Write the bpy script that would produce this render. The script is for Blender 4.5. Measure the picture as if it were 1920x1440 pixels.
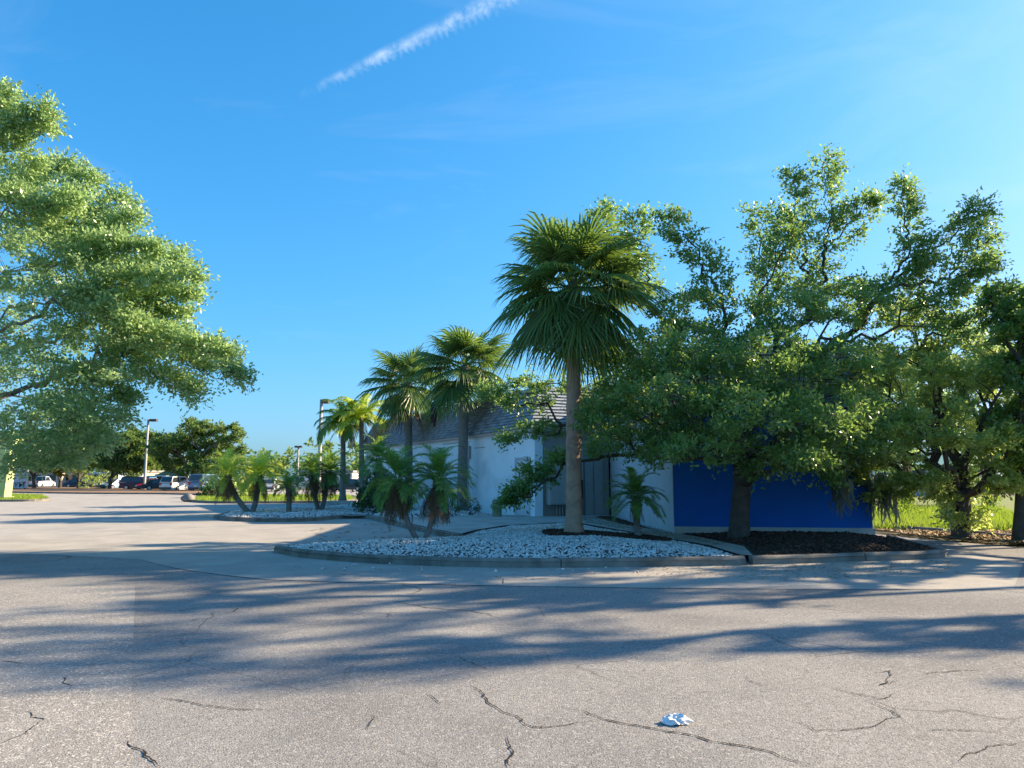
import bpy, bmesh, math, random
import numpy as np
from mathutils import Vector, Matrix
from mathutils.geometry import delaunay_2d_cdt
random.seed(7); RNG = np.random.default_rng(11)
for o in list(bpy.data.objects): bpy.data.objects.remove(o)
scn = bpy.context.scene
COL = scn.collection
R = math.radians

# ------------------------------------------------------------------ camera
F_PX, EYE, HORIZON = 1390.0, 1.5, 897.0
PITCH = math.atan((HORIZON - 720) / F_PX)
cd = bpy.data.cameras.new('camera'); cam = bpy.data.objects.new('camera', cd); COL.objects.link(cam)
cam.location = (0, 0, EYE); cam.rotation_euler = (R(90) + PITCH, 0, 0)
cd.sensor_width = 36; cd.lens = 36 * F_PX / 1920; cd.clip_end = 3000
scn.camera = cam
scn.render.resolution_x, scn.render.resolution_y = 1024, 768

def ray(px, py):
    u = (px - 960) / F_PX; v = (720 - py) / F_PX
    c, s = math.cos(PITCH), math.sin(PITCH)
    return Vector((u, c - v * s, s + v * c))
def P(px, py, z=0.0):                 # photo pixel -> point on the level z
    d = ray(px, py); t = (z - EYE) / d.z
    return Vector((d.x * t, d.y * t, z))
def PD(px, py, Y):                    # photo pixel -> point at the known depth Y
    d = ray(px, py); t = Y / d.y
    return Vector((d.x * t, Y, EYE + d.z * t))

# ------------------------------------------------------------------ light and sky
SUN_AZ, SUN_EL = R(72), R(26)         # azimuth clockwise from +Y
sun_dir = Vector((math.sin(SUN_AZ) * math.cos(SUN_EL), math.cos(SUN_AZ) * math.cos(SUN_EL), math.sin(SUN_EL)))
sl = bpy.data.lights.new('sun', 'SUN'); sun = bpy.data.objects.new('sun', sl); COL.objects.link(sun)
sl.energy = 5.0; sl.angle = R(0.6); sl.color = (1.0, 0.80, 0.56)
sun.rotation_euler = sun_dir.to_track_quat('Z', 'Y').to_euler(); sun.location = (30, 5, 30)
vs = scn.view_settings
vs.view_transform = 'Standard'; vs.look = 'None'; vs.exposure = 1.50; vs.gamma = 1.0; vs.use_curve_mapping = False

w = bpy.data.worlds.new('World'); scn.world = w; w.use_nodes = True
nt = w.node_tree; nt.nodes.clear()
def N(t, **k):
    n = nt.nodes.new(t)
    for a, b in k.items(): setattr(n, a, b)
    return n
def M_(op, a, b=None, c=None, clamp=False):
    n = N('ShaderNodeMath', operation=op, use_clamp=clamp)
    for i, x in enumerate((a, b, c)):
        if x is None: continue
        if isinstance(x, (int, float)): n.inputs[i].default_value = x
        else: nt.links.new(x, n.inputs[i])
    return n.outputs[0]
def DOT(vec, v):
    n = N('ShaderNodeVectorMath', operation='DOT_PRODUCT'); nt.links.new(vec, n.inputs[0]); n.inputs[1].default_value = v
    return n.outputs['Value']
sky = N('ShaderNodeTexSky', sky_type='NISHITA', sun_disc=False)
sky.sun_elevation = SUN_EL; sky.sun_rotation = SUN_AZ; sky.altitude = 0; sky.air_density = 1.0; sky.dust_density = 1.6; sky.ozone_density = 3.0
tint = N('ShaderNodeMixRGB', blend_type='MULTIPLY'); tint.inputs[0].default_value = 1.0; tint.inputs[2].default_value = (.40, .83, 1.05, 1)   # camera white balance
nt.links.new(sky.outputs[0], tint.inputs[1])
hs = N('ShaderNodeHueSaturation'); hs.inputs['Saturation'].default_value = 1.08; hs.inputs['Value'].default_value = 1.0
nt.links.new(tint.outputs[0], hs.inputs['Color'])
dv = N('ShaderNodeVectorMath', operation='DIVIDE'); ma = N('ShaderNodeVectorMath', operation='MULTIPLY_ADD')   # soft highlight roll-off of the bright horizon
nt.links.new(hs.outputs[0], ma.inputs[0]); ma.inputs[1].default_value = (.10, .21, .12); ma.inputs[2].default_value = (1, 1, 1)
nt.links.new(hs.outputs[0], dv.inputs[0]); nt.links.new(ma.outputs[0], dv.inputs[1])
tc = N('ShaderNodeTexCoord'); gen = tc.outputs['Generated']
# contrail: a great-circle band through two sky directions
ca, cb = ray(560, 180).normalized(), ray(945, -8).normalized()
cn = ca.cross(cb).normalized(); ct = (cb - ca * ca.dot(cb)).normalized()
if cn.z > 0: cn = -cn                                     # positive side = lower side
u_ = M_('ARCTAN2', DOT(gen, ct), DOT(gen, ca)); v_ = DOT(gen, cn)
no = N('ShaderNodeTexNoise'); no.inputs['Scale'].default_value = 46; no.inputs['Detail'].default_value = 5; no.inputs['Roughness'].default_value = .65; nt.links.new(gen, no.inputs['Vector'])
comb = M_('SINE', M_('ADD', M_('MULTIPLY', u_, 700.0), M_('MULTIPLY', no.outputs['Fac'], 16.0)))
wd = M_('ADD', 0.0075, M_('MULTIPLY', u_, 0.034))
low = M_('MULTIPLY', wd, M_('ADD', M_('MULTIPLY', comb, .22), .95))
up_ = M_('MULTIPLY', wd, .8)
side = M_('GREATER_THAN', v_, 0)
lim = M_('ADD', M_('MULTIPLY', side, low), M_('MULTIPLY', M_('SUBTRACT', 1, side), up_))
edge = M_('SUBTRACT', 1, M_('DIVIDE', M_('ABSOLUTE', v_), lim), clamp=True)
edge = M_('POWER', M_('MULTIPLY', edge, 1.25, clamp=True), 1.3)
start = M_('MULTIPLY', M_('ADD', u_, .005), 9.0, clamp=True)
front = M_('GREATER_THAN', DOT(gen, ca), 0.2)
patch = M_('MULTIPLY', M_('SUBTRACT', no.outputs['Fac'], .37), 3.0, clamp=True)
ctr = M_('MULTIPLY', M_('MULTIPLY', M_('MULTIPLY', edge, start), front), M_('MULTIPLY', patch, .42))
# thin cirrus all over the sky
mp = N('ShaderNodeMapping'); mp.inputs['Scale'].default_value = (1.2, 5.0, 7.0); mp.inputs['Rotation'].default_value = (.25, .2, -.3); nt.links.new(gen, mp.inputs['Vector'])
n2 = N('ShaderNodeTexNoise'); n2.inputs['Scale'].default_value = 1.3; n2.inputs['Detail'].default_value = 6; n2.inputs['Roughness'].default_value = .55; n2.inputs['Distortion'].default_value = .6; nt.links.new(mp.outputs[0], n2.inputs['Vector'])
cir = M_('MULTIPLY', M_('MULTIPLY', M_('SUBTRACT', n2.outputs['Fac'], .53), 3.0, clamp=True), .15)
tot = M_('ADD', ctr, cir, clamp=True)
mx = N('ShaderNodeMixRGB'); nt.links.new(tot, mx.inputs[0]); nt.links.new(dv.outputs[0], mx.inputs[1]); mx.inputs[2].default_value = (3.0, 3.3, 3.5, 1)
bg = N('ShaderNodeBackground'); bg.inputs['Strength'].default_value = 0.140
nt.links.new(mx.outputs[0], bg.inputs['Color'])
wo = N('ShaderNodeOutputWorld'); nt.links.new(bg.outputs[0], wo.inputs['Surface'])
scn.render.engine = 'CYCLES'

# ------------------------------------------------------------------ materials
MATS = {}
def mat(name, c1, c2=None, scale=3.0, rough=.8, bump=0.0, bscale=60.0, spec=.3, detail=6, metal=0.0, speck=None, trans=None, island=0.0, coord='Object', stain=None, emit=None, crk=None):
    """procedural principled: c1..c2 by noise, optional fine specks, stains, leaf translucency, per-island variation"""
    m = bpy.data.materials.new(name); m.use_nodes = True; t = m.node_tree; t.nodes.clear()
    def n(ty, **k):
        x = t.nodes.new(ty)
        for a, b in k.items(): setattr(x, a, b)
        return x
    out = n('ShaderNodeOutputMaterial'); b = n('ShaderNodeBsdfPrincipled')
    c2 = c2 or tuple(x * .75 for x in c1)
    tcn = n('ShaderNodeTexCoord')
    vec = tcn.outputs[coord]
    nz = n('ShaderNodeTexNoise'); nz.inputs['Scale'].default_value = scale; nz.inputs['Detail'].default_value = detail; nz.inputs['Roughness'].default_value = .62
    t.links.new(vec, nz.inputs['Vector'])
    rp = n('ShaderNodeValToRGB'); rp.color_ramp.elements[0].position = .3; rp.color_ramp.elements[1].position = .7
    rp.color_ramp.elements[0].color = (*c1, 1); rp.color_ramp.elements[1].color = (*c2, 1)
    t.links.new(nz.outputs['Fac'], rp.inputs[0]); colr = rp.outputs[0]
    def mixc(fac, a, bb, mode='MIX'):
        x = n('ShaderNodeMixRGB', blend_type=mode)
        for i, y in ((0, fac), (1, a), (2, bb)):
            if isinstance(y, (int, float)): x.inputs[i].default_value = y
            elif isinstance(y, tuple): x.inputs[i].default_value = (*y, 1)
            else: t.links.new(y, x.inputs[i])
        return x.outputs[0]
    if stain:                                   # (colour, scale, low, high, amount)
        sc, ss, lo, hi, am = stain
        s2 = n('ShaderNodeTexNoise'); s2.inputs['Scale'].default_value = ss; s2.inputs['Detail'].default_value = 4; s2.inputs['Distortion'].default_value = .8
        t.links.new(vec, s2.inputs['Vector'])
        mr = n('ShaderNodeMapRange'); mr.inputs[1].default_value = lo; mr.inputs[2].default_value = hi; mr.inputs[4].default_value = am
        t.links.new(s2.outputs['Fac'], mr.inputs[0]); colr = mixc(mr.outputs[0], colr, sc)
    if speck:                                   # [(colour, scale, threshold, amount)]
        for sc, ss, th, am in speck:
            vo = n('ShaderNodeTexVoronoi'); vo.inputs['Scale'].default_value = ss; t.links.new(vec, vo.inputs['Vector'])
            sp = n('ShaderNodeSeparateColor'); t.links.new(vo.outputs['Color'], sp.inputs[0])
            gt = n('ShaderNodeMath', operation='GREATER_THAN'); t.links.new(sp.outputs[0], gt.inputs[0]); gt.inputs[1].default_value = th
            mu = n('ShaderNodeMath', operation='MULTIPLY'); t.links.new(gt.outputs[0], mu.inputs[0]); mu.inputs[1].default_value = am
            colr = mixc(mu.outputs[0], colr, sc)
    if crk:                                     # (colour, cell scale, line width, amount): fine crazing, broken up by noise
        cc, cs, cw, ca_ = crk
        wn = n('ShaderNodeTexNoise'); wn.inputs['Scale'].default_value = 2.2; wn.inputs['Detail'].default_value = 4; t.links.new(vec, wn.inputs['Vector'])
        mv = n('ShaderNodeMixRGB'); mv.inputs[0].default_value = .16; t.links.new(vec, mv.inputs[1]); t.links.new(wn.outputs['Color'], mv.inputs[2])
        vo = n('ShaderNodeTexVoronoi', feature='DISTANCE_TO_EDGE'); vo.inputs['Scale'].default_value = cs; t.links.new(mv.outputs[0], vo.inputs['Vector'])
        lt = n('ShaderNodeMapRange'); lt.inputs[1].default_value = 0; lt.inputs[2].default_value = cw; lt.inputs[3].default_value = 1; lt.inputs[4].default_value = 0; t.links.new(vo.outputs['Distance'], lt.inputs[0])
        mk = n('ShaderNodeTexNoise'); mk.inputs['Scale'].default_value = .45; mk.inputs['Detail'].default_value = 3; t.links.new(vec, mk.inputs['Vector'])
        mm_ = n('ShaderNodeMapRange'); mm_.inputs[1].default_value = .48; mm_.inputs[2].default_value = .62; mm_.inputs[4].default_value = ca_; t.links.new(mk.outputs['Fac'], mm_.inputs[0])
        mu = n('ShaderNodeMath', operation='MULTIPLY'); t.links.new(lt.outputs[0], mu.inputs[0]); t.links.new(mm_.outputs[0], mu.inputs[1]); colr = mixc(mu.outputs[0], colr, cc)
    if island:
        ge = n('ShaderNodeNewGeometry')
        h = n('ShaderNodeHueSaturation'); t.links.new(colr, h.inputs['Color'])
        mr = n('ShaderNodeMapRange'); mr.inputs[3].default_value = 1 - island; mr.inputs[4].default_value = 1 + island
        t.links.new(ge.outputs['Random Per Island'], mr.inputs[0]); t.links.new(mr.outputs[0], h.inputs['Value'])
        m2 = n('ShaderNodeMath', operation='MULTIPLY_ADD'); t.links.new(ge.outputs['Random Per Island'], m2.inputs[0]); m2.inputs[1].default_value = -.035 if trans else 0; m2.inputs[2].default_value = .515 if trans else .5
        t.links.new(m2.outputs[0], h.inputs['Hue']); colr = h.outputs[0]
    t.links.new(colr, b.inputs['Base Color'])
    b.inputs['Roughness'].default_value = rough; b.inputs['Metallic'].default_value = metal
    b.inputs['Specular IOR Level'].default_value = spec
    if emit: b.inputs['Emission Color'].default_value = (*emit[0], 1); b.inputs['Emission Strength'].default_value = emit[1]
    if bump:
        bn = n('ShaderNodeTexNoise'); bn.inputs['Scale'].default_value = bscale; bn.inputs['Detail'].default_value = 5; t.links.new(vec, bn.inputs['Vector'])
        bp = n('ShaderNodeBump'); bp.inputs['Strength'].default_value = bump; bp.inputs['Distance'].default_value = .02
        t.links.new(bn.outputs['Fac'], bp.inputs['Height']); t.links.new(bp.outputs[0], b.inputs['Normal'])
    sh = b.outputs[0]
    if trans:                                   # (colour, fraction)
        tl = n('ShaderNodeBsdfTranslucent'); tl.inputs[0].default_value = (*trans[0], 1)
        tcx = mixc(.6, trans[0], colr, 'MIX'); 
        t.links.new(mixc(1.0, mixc(.5, colr, trans[0]), (1.5, 1.5, 1.5), 'MULTIPLY'), tl.inputs[0])
        ms = n('ShaderNodeMixShader'); ms.inputs[0].default_value = trans[1]
        t.links.new(sh, ms.inputs[1]); t.links.new(tl.outputs[0], ms.inputs[2]); sh = ms.outputs[0]
    t.links.new(sh, out.inputs['Surface']); MATS[name] = m
    return m
mat('asphalt', (.232, .224, .207), (.316, .302, .277), .9, .9, .5, 90, .2, speck=[((.12, .115, .11), 75, .78, .6), ((.46, .44, .40), 62, .88, .5), ((.17, .165, .16), 160, .7, .4)], stain=((.15, .146, .142), .33, .46, .66, .62), crk=((.06, .055, .05), .95, .011, .75))
mat('asphalt_patch', (.238, .226, .206), (.325, .307, .276), 1.1, .9, .5, 90, .2, speck=[((.14, .13, .12), 80, .82, .55), ((.6, .56, .5), 66, .86, .55)], stain=((.2, .19, .18), .5, .55, .7, .5))
mat('apron_concrete', (.32, .297, .26), (.415, .385, .335), 1.3, .9, .3, 80, .2, speck=[((.2, .19, .17), 70, .88, .4)], stain=((.24, .23, .21), .5, .5, .68, .55))
mat('concrete', (.36, .34, .30), (.46, .43, .38), 2.2, .9, .3, 70, .2, stain=((.22, .2, .17), .9, .5, .7, .5))
mat('kerb_concrete', (.17, .155, .13), (.28, .255, .215), 3.5, .92, .4, 60, .2, stain=((.10, .095, .08), 1.6, .45, .65, .7))
mat('crack', (.012, .011, .010), (.022, .02, .018), 6, .95)
mat('ground_soil', (.16, .13, .08), (.10, .12, .05), .4, .95, .4, 10)
mat('bed_soil', (.05, .042, .035), (.10, .085, .07), 4, .95, .5, 40)
mat('gravel', (.74, .73, .70), (.56, .545, .51), 2, .8, 0, 10, .3, island=.28)
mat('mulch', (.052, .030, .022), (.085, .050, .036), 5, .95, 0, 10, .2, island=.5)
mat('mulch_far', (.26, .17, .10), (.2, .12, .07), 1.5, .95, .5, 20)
mat('grass', (.16, .27, .03), (.23, .30, .045), .6, .8, 0, 10, .2, trans=((.30, .42, .04), .35), island=.35)
mat('grass_base', (.13, .20, .035), (.2, .2, .06), 1.2, .95, .6, 30)
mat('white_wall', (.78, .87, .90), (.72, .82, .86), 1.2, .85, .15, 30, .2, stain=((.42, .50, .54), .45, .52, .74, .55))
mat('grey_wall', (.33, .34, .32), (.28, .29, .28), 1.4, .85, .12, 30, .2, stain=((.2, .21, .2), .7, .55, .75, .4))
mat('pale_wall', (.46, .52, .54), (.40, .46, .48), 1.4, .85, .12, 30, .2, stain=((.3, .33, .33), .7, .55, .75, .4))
mat('blue_wall', (.006, .13, .52), (.005, .105, .45), 1.0, .75, .10, 30, .25, stain=((.02, .10, .30), .8, .5, .75, .5))
mat('plinth', (.52, .53, .52), (.40, .41, .40), 2.0, .9, .3, 40, .2, stain=((.2, .2, .19), 1.6, .5, .7, .6))
mat('roof_tile', (.23, .26, .29), (.31, .33, .35), 2.5, .85, .2, 40, .25, island=.22)
mat('roof_flat', (.3, .3, .3), None, 2, .9)
mat('fascia', (.5, .52, .52), None, 2, .7)
mat('door_paint', (.58, .63, .66), (.52, .57, .60), 2, .6, .05, 30)
mat('dark_metal', (.03, .03, .032), (.05, .05, .05), 6, .5, 0, 10, .4)
mat('cabinet_paint', (.36, .38, .37), (.31, .33, .32), 2, .6, .05, 30, .3)
mat('conduit', (.42, .43, .42), None, 4, .5, 0, 10, .4)
mat('bollard_paint', (.16, .19, .11), (.22, .24, .15), 4, .8, .2, 40)
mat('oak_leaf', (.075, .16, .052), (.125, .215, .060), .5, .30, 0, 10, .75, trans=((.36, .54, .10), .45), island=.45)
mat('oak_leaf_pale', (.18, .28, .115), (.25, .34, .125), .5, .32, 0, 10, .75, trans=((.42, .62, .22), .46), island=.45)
mat('oak_leaf_yellow_lit', (.15, .24, .075), (.23, .29, .085), .5, .32, 0, 10, .75, trans=((.62, .72, .16), .52), island=.4)  # oak leaf with the yellow of sunlit foliage put into its colour
mat('far_leaf', (.09, .17, .05), (.14, .21, .06), .3, .6, 0, 10, .3, trans=((.25, .36, .04), .35), island=.45)
mat('shrub_leaf', (.03, .07, .018), (.05, .10, .024), 1, .5, 0, 10, .5, trans=((.12, .2, .02), .3), island=.5)
mat('bark', (.055, .048, .040), (.11, .095, .08), 5, .95, 1.0, 16, .15)
mat('bark_pale', (.13, .12, .10), (.21, .19, .16), 4, .95, .7, 14, .15)
mat('palm_bark', (.32, .22, .155), (.44, .31, .22), 6, .95, .9, 22, .15, stain=((.13, .10, .08), 3, .5, .7, .6))
mat('palm_bark_grey', (.16, .155, .14), (.24, .23, .21), 6, .95, .9, 22, .15)
mat('boots', (.42, .27, .15), (.26, .16, .09), 6, .9, .4, 30, .2, island=.3)
mat('fan_leaf', (.065, .14, .045), (.10, .18, .05), 1.0, .4, 0, 10, .5, trans=((.24, .36, .03), .32), island=.35)
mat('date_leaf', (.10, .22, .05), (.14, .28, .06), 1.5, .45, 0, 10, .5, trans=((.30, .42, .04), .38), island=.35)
mat('date_leaf_lit', (.30, .40, .06), (.36, .44, .07), 1.5, .45, 0, 10, .5, trans=((.75, .80, .10), .5), island=.35)  # date_leaf copy, sunlight painted in as a brighter, yellower colour
mat('dead_frond', (.20, .145, .09), (.13, .09, .055), 2, .85, 0, 10, .2, trans=((.3, .2, .1), .2), island=.4)
mat('seed_stalk', (.07, .03, .04), None, 3, .8)
mat('moss', (.10, .12, .09), (.15, .17, .13), 3, .95, trans=((.3, .34, .26), .3), island=.3)
mat('pole_paint', (.36, .37, .36), None, 3, .6)
mat('lamp_bronze', (.10, .075, .06), None, 3, .5)
mat('lens', (.6, .6, .55), None, 3, .3)
mat('pylon', (.46, .54, .22), (.42, .50, .2), .8, .7)
mat('sign_white', (.62, .60, .62), None, 1, .6)
mat('sign_black', (.015, .015, .02), None, 1, .6)
mat('sign_red', (.55, .06, .04), None, 1, .6)
mat('glass', (.02, .025, .03), (.03, .035, .04), 1, .06, 0, 10, .8)
mat('tyre', (.015, .015, .016), None, 5, .9)
mat('rim', (.45, .45, .46), None, 5, .35, metal=.8)
mat('headlight', (.7, .7, .72), None, 5, .15, spec=.7)
mat('taillight', (.45, .015, .015), None, 5, .25, spec=.6)
mat('plate', (.7, .7, .68), None, 5, .5)
mat('paper', (.80, .80, .78), (.70, .70, .68), 12, .85, .3, 60)
mat('beige_wall', (.55, .45, .35), None, 1, .9)
mat('teal_wall', (.30, .50, .52), None, 1, .9)
mat('lightblue_wall', (.40, .52, .62), None, 1, .9)
mat('teal_roof', (.10, .26, .26), None, 1, .7)
mat('green_roof', (.05, .14, .11), None, 1, .7)
mat('litter', (.16, .10, .05), (.3, .22, .11), 8, .9, island=.5)
mat('stone', (.25, .24, .22), (.16, .15, .14), 4, .95, .5, 20)
def paint(name, c): return mat(name, c, tuple(x * .92 for x in c), 1, .28, 0, 10, .6)

# ------------------------------------------------------------------ object helpers
def tag(o, label=None, cat=None, group=None, kind=None):
    if label: o['label'] = label
    if cat: o['category'] = cat
    if group: o['group'] = group
    if kind: o['kind'] = kind
    return o
def empty(name, loc=(0, 0, 0), rz=0.0, label=None, cat=None, group=None):
    o = bpy.data.objects.new(name, None); COL.objects.link(o); o.location = loc; o.rotation_euler = (0, 0, rz)
    o.empty_display_size = .2
    return tag(o, label, cat, group)
def link(name, me, m=None, parent=None, loc=None, rot=None, smooth=False):
    o = bpy.data.objects.new(name, me); COL.objects.link(o)
    if m:
        mm = MATS[m] if isinstance(m, str) else m
        if len(me.materials) == 0: me.materials.append(mm)
    if parent: o.parent = parent
    if loc is not None: o.location = loc
    if rot is not None: o.rotation_euler = rot
    if smooth: me.shade_smooth()
    return o
def np_mesh(name, V, F):
    V = np.asarray(V, dtype=np.float32).reshape(-1, 3); F = np.asarray(F, dtype=np.int32); k = F.shape[1]
    me = bpy.data.meshes.new(name); me.vertices.add(len(V)); me.vertices.foreach_set('co', V.ravel())
    me.loops.add(F.size); me.loops.foreach_set('vertex_index', F.ravel())
    me.polygons.add(len(F)); me.polygons.foreach_set('loop_start', np.arange(0, F.size, k, dtype=np.int32))
    me.update(calc_edges=True); return me
def py_mesh(name, V, F):
    me = bpy.data.meshes.new(name); me.from_pydata([tuple(v) for v in V], [], F); me.update(); return me
class MB:
    """collects shapes into one mesh"""
    def __init__(s): s.V = []; s.F = []
    def add(s, V, F):
        b = len(s.V); s.V += [tuple(v) for v in V]; s.F += [tuple(b + i for i in f) for f in F]; return s
    def box(s, a, b):
        x0, y0, z0 = a; x1, y1, z1 = b
        return s.add([(x0, y0, z0), (x1, y0, z0), (x1, y1, z0), (x0, y1, z0), (x0, y0, z1), (x1, y0, z1), (x1, y1, z1), (x0, y1, z1)],
                     [(0, 3, 2, 1), (4, 5, 6, 7), (0, 1, 5, 4), (1, 2, 6, 5), (2, 3, 7, 6), (3, 0, 4, 7)])
    def obox(s, o, ex, ey, ez):
        o, ex, ey, ez = Vector(o), Vector(ex), Vector(ey), Vector(ez)
        v = [o, o + ex, o + ex + ey, o + ey]; v += [p + ez for p in v]
        f = [(0, 3, 2, 1), (4, 5, 6, 7), (0, 1, 5, 4), (1, 2, 6, 5), (2, 3, 7, 6), (3, 0, 4, 7)]
        if ex.cross(ey).dot(ez) < 0: f = [tuple(reversed(q)) for q in f]
        return s.add(v, f)
    def tube(s, pts, rad, k=10, cap=True):
        pts = [Vector(p) for p in pts]; n = len(pts); base = len(s.V)
        if not hasattr(rad, '__len__'): rad = [rad] * n
        up = None
        for i in range(n):
            d = (pts[min(i + 1, n - 1)] - pts[max(i - 1, 0)]).normalized()
            if up is None: up = Vector((1, 0, 0)) if abs(d.x) < .8 else Vector((0, 1, 0))
            a = (up - d * up.dot(d)).normalized(); b = d.cross(a); up = a
            for j in range(k):
                t = 2 * math.pi * j / k; s.V.append(tuple(pts[i] + (a * math.cos(t) + b * math.sin(t)) * rad[i]))
        for i in range(n - 1):
            for j in range(k):
                j2 = (j + 1) % k; s.F.append((base + i * k + j, base + i * k + j2, base + (i + 1) * k + j2, base + (i + 1) * k + j))
        if cap:
            s.F.append(tuple(base + j for j in reversed(range(k)))); s.F.append(tuple(base + (n - 1) * k + j for j in range(k)))
        return s
    def build(s, name, m, parent=None, smooth=False, bevel=0, **k):
        me = py_mesh(name, s.V, s.F)
        if bevel:
            bm = bmesh.new(); bm.from_mesh(me)
            bmesh.ops.bevel(bm, geom=[e for e in bm.edges], offset=bevel, segments=2, affect='EDGES', profile=.6); bm.to_mesh(me); bm.free()
        return link(name, me, m, parent, smooth=smooth, **k)

def sheet(name, pts, z, m, kind='structure', parent=None):
    """flat polygon, triangulated"""
    v2 = [Vector((p[0], p[1])) for p in pts]; n = len(v2)
    r = delaunay_2d_cdt(v2, [], [list(range(n))], 1, 1e-5)
    V = [(p.x, p.y, z) for p in r[0]]; F = []
    for f in r[2]:
        a, b, c = (r[0][i] for i in f[:3])
        F.append(tuple(f) if (b - a).cross(c - a) > 0 else tuple(reversed(f)))
    return tag(link(name, py_mesh(name, V, F), m, parent), kind=kind)

def inside(pts, poly):
    x, y = pts[:, 0], pts[:, 1]; r = np.zeros(len(pts), bool); n = len(poly); j = n - 1
    for i in range(n):
        xi, yi, xj, yj = poly[i][0], poly[i][1], poly[j][0], poly[j][1]
        if yi != yj:
            c = ((yi > y) != (yj > y)) & (x < (xj - xi) * (y - yi) / (yj - yi) + xi); r ^= c
        j = i
    return r
def edge_dist(pts, poly):
    d = np.full(len(pts), 1e9); n = len(poly)
    for i in range(n):
        a = np.array(poly[i][:2], float); b = np.array(poly[(i + 1) % n][:2], float); ab = b - a
        t = np.clip(((pts[:, :2] - a) @ ab) / max(1e-9, ab @ ab), 0, 1)
        d = np.minimum(d, np.linalg.norm(pts[:, :2] - a - t[:, None] * ab, axis=1))
    return d
def scatter(poly, n):
    q = np.array([p[:2] for p in poly]); lo, hi = q.min(0), q.max(0); out = np.zeros((0, 2))
    while len(out) < n:
        c = RNG.uniform(lo, hi, (n * 2, 2)); out = np.vstack([out, c[inside(c, poly)]])
    return out[:n]
def smoothpath(pts, per=6):
    """Catmull-Rom through the points"""
    p = [Vector(q) for q in pts]; p = [p[0] * 2 - p[1]] + p + [p[-1] * 2 - p[-2]]; o = []
    for i in range(1, len(p) - 2):
        for k in range(per):
            t = k / per
            o.append(.5 * ((2 * p[i]) + (p[i + 1] - p[i - 1]) * t + (2 * p[i - 1] - 5 * p[i] + 4 * p[i + 1] - p[i + 2]) * t * t + (3 * p[i] - p[i - 1] - 3 * p[i + 1] + p[i + 2]) * t ** 3))
    o.append(p[-2]); return o
def sub(parent_obj, name, mb, m, **k): return mb.build(name, m, parent_obj, **k)

def kerb(name, path, h=.15, wdt=.16, seg=3.0, side=1):
    """kerb of separate cast lengths along a ground path; width to the left (side=1) of the path"""
    root = tag(empty(name, path[0]), kind='structure')
    pts = [Vector((p[0], p[1], 0)) for p in path]; L = [0]
    for i in range(1, len(pts)): L.append(L[-1] + (pts[i] - pts[i - 1]).length)
    def at(s):
        s = max(0, min(L[-1], s)); i = max(k for k in range(len(L)) if L[k] <= s + 1e-9); i = min(i, len(pts) - 2)
        return pts[i].lerp(pts[i + 1], (s - L[i]) / max(1e-6, L[i + 1] - L[i]))
    nseg = max(1, round(L[-1] / seg)); sl_ = L[-1] / nseg
    prof = [(0, -.02), (.012, h - .05), (.03, h - .018), (.055, h), (wdt - .02, h), (wdt, h - .02), (wdt, -.02)]
    for q in range(nseg):
        a, b = q * sl_ + .008, (q + 1) * sl_ - .008; m_ = max(2, int((b - a) / .3)); V = []; F = []; k = len(prof)
        dz = random.uniform(-.006, .006); dx = random.uniform(-.008, .008)
        for i in range(m_ + 1):
            s = a + (b - a) * i / m_; p = at(s); d = (at(s + .05) - at(s - .05)).normalized(); nn = Vector((-d.y, d.x, 0)) * side
            for (u, z) in prof: V.append(p + nn * (u + dx + random.uniform(-.003, .003)) + Vector((0, 0, z + dz + (random.uniform(-.004, .004) if z > 0 else 0))) - root.location)
        for i in range(m_):
            for j in range(k - 1):
                f = (i * k + j, (i + 1) * k + j, (i + 1) * k + j + 1, i * k + j + 1); F.append(f if side < 0 else tuple(reversed(f)))
        e0 = tuple(range(k)); e1 = tuple(m_ * k + j for j in range(k)); F += [e0 if side > 0 else e0[::-1], e1[::-1] if side > 0 else e1]
        link('kerb_length', py_mesh('kerb_length', V, F), 'kerb_concrete', root)
    return root

def bed(name, poly, z0, mound, m, width=1.5, n=260, noise=.015):
    ip = scatter(poly, n); d = edge_dist(ip, poly); ip = ip[d > .12]
    v2 = [Vector((p[0], p[1])) for p in poly] + [Vector(p) for p in ip]; nb = len(poly)
    r = delaunay_2d_cdt(v2, [], [list(range(nb))], 1, 1e-5)
    q = np.array([(p.x, p.y) for p in r[0]]); z = bed_z(q, poly, z0, mound, width)
    V = [(a[0], a[1], zz) for a, zz in zip(q, z)]; F = []
    for f in r[2]:
        a, b, c = (r[0][i] for i in f[:3]); F.append(tuple(f) if (b - a).cross(c - a) > 0 else tuple(reversed(f)))
    return tag(link(name, py_mesh(name, V, F), m, smooth=True), kind='structure')
def bed_z(q, poly, z0, mound, width=1.5):
    t = np.clip(edge_dist(q, poly) / width, 0, 1); return z0 + mound * t * t * (3 - 2 * t)

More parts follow.
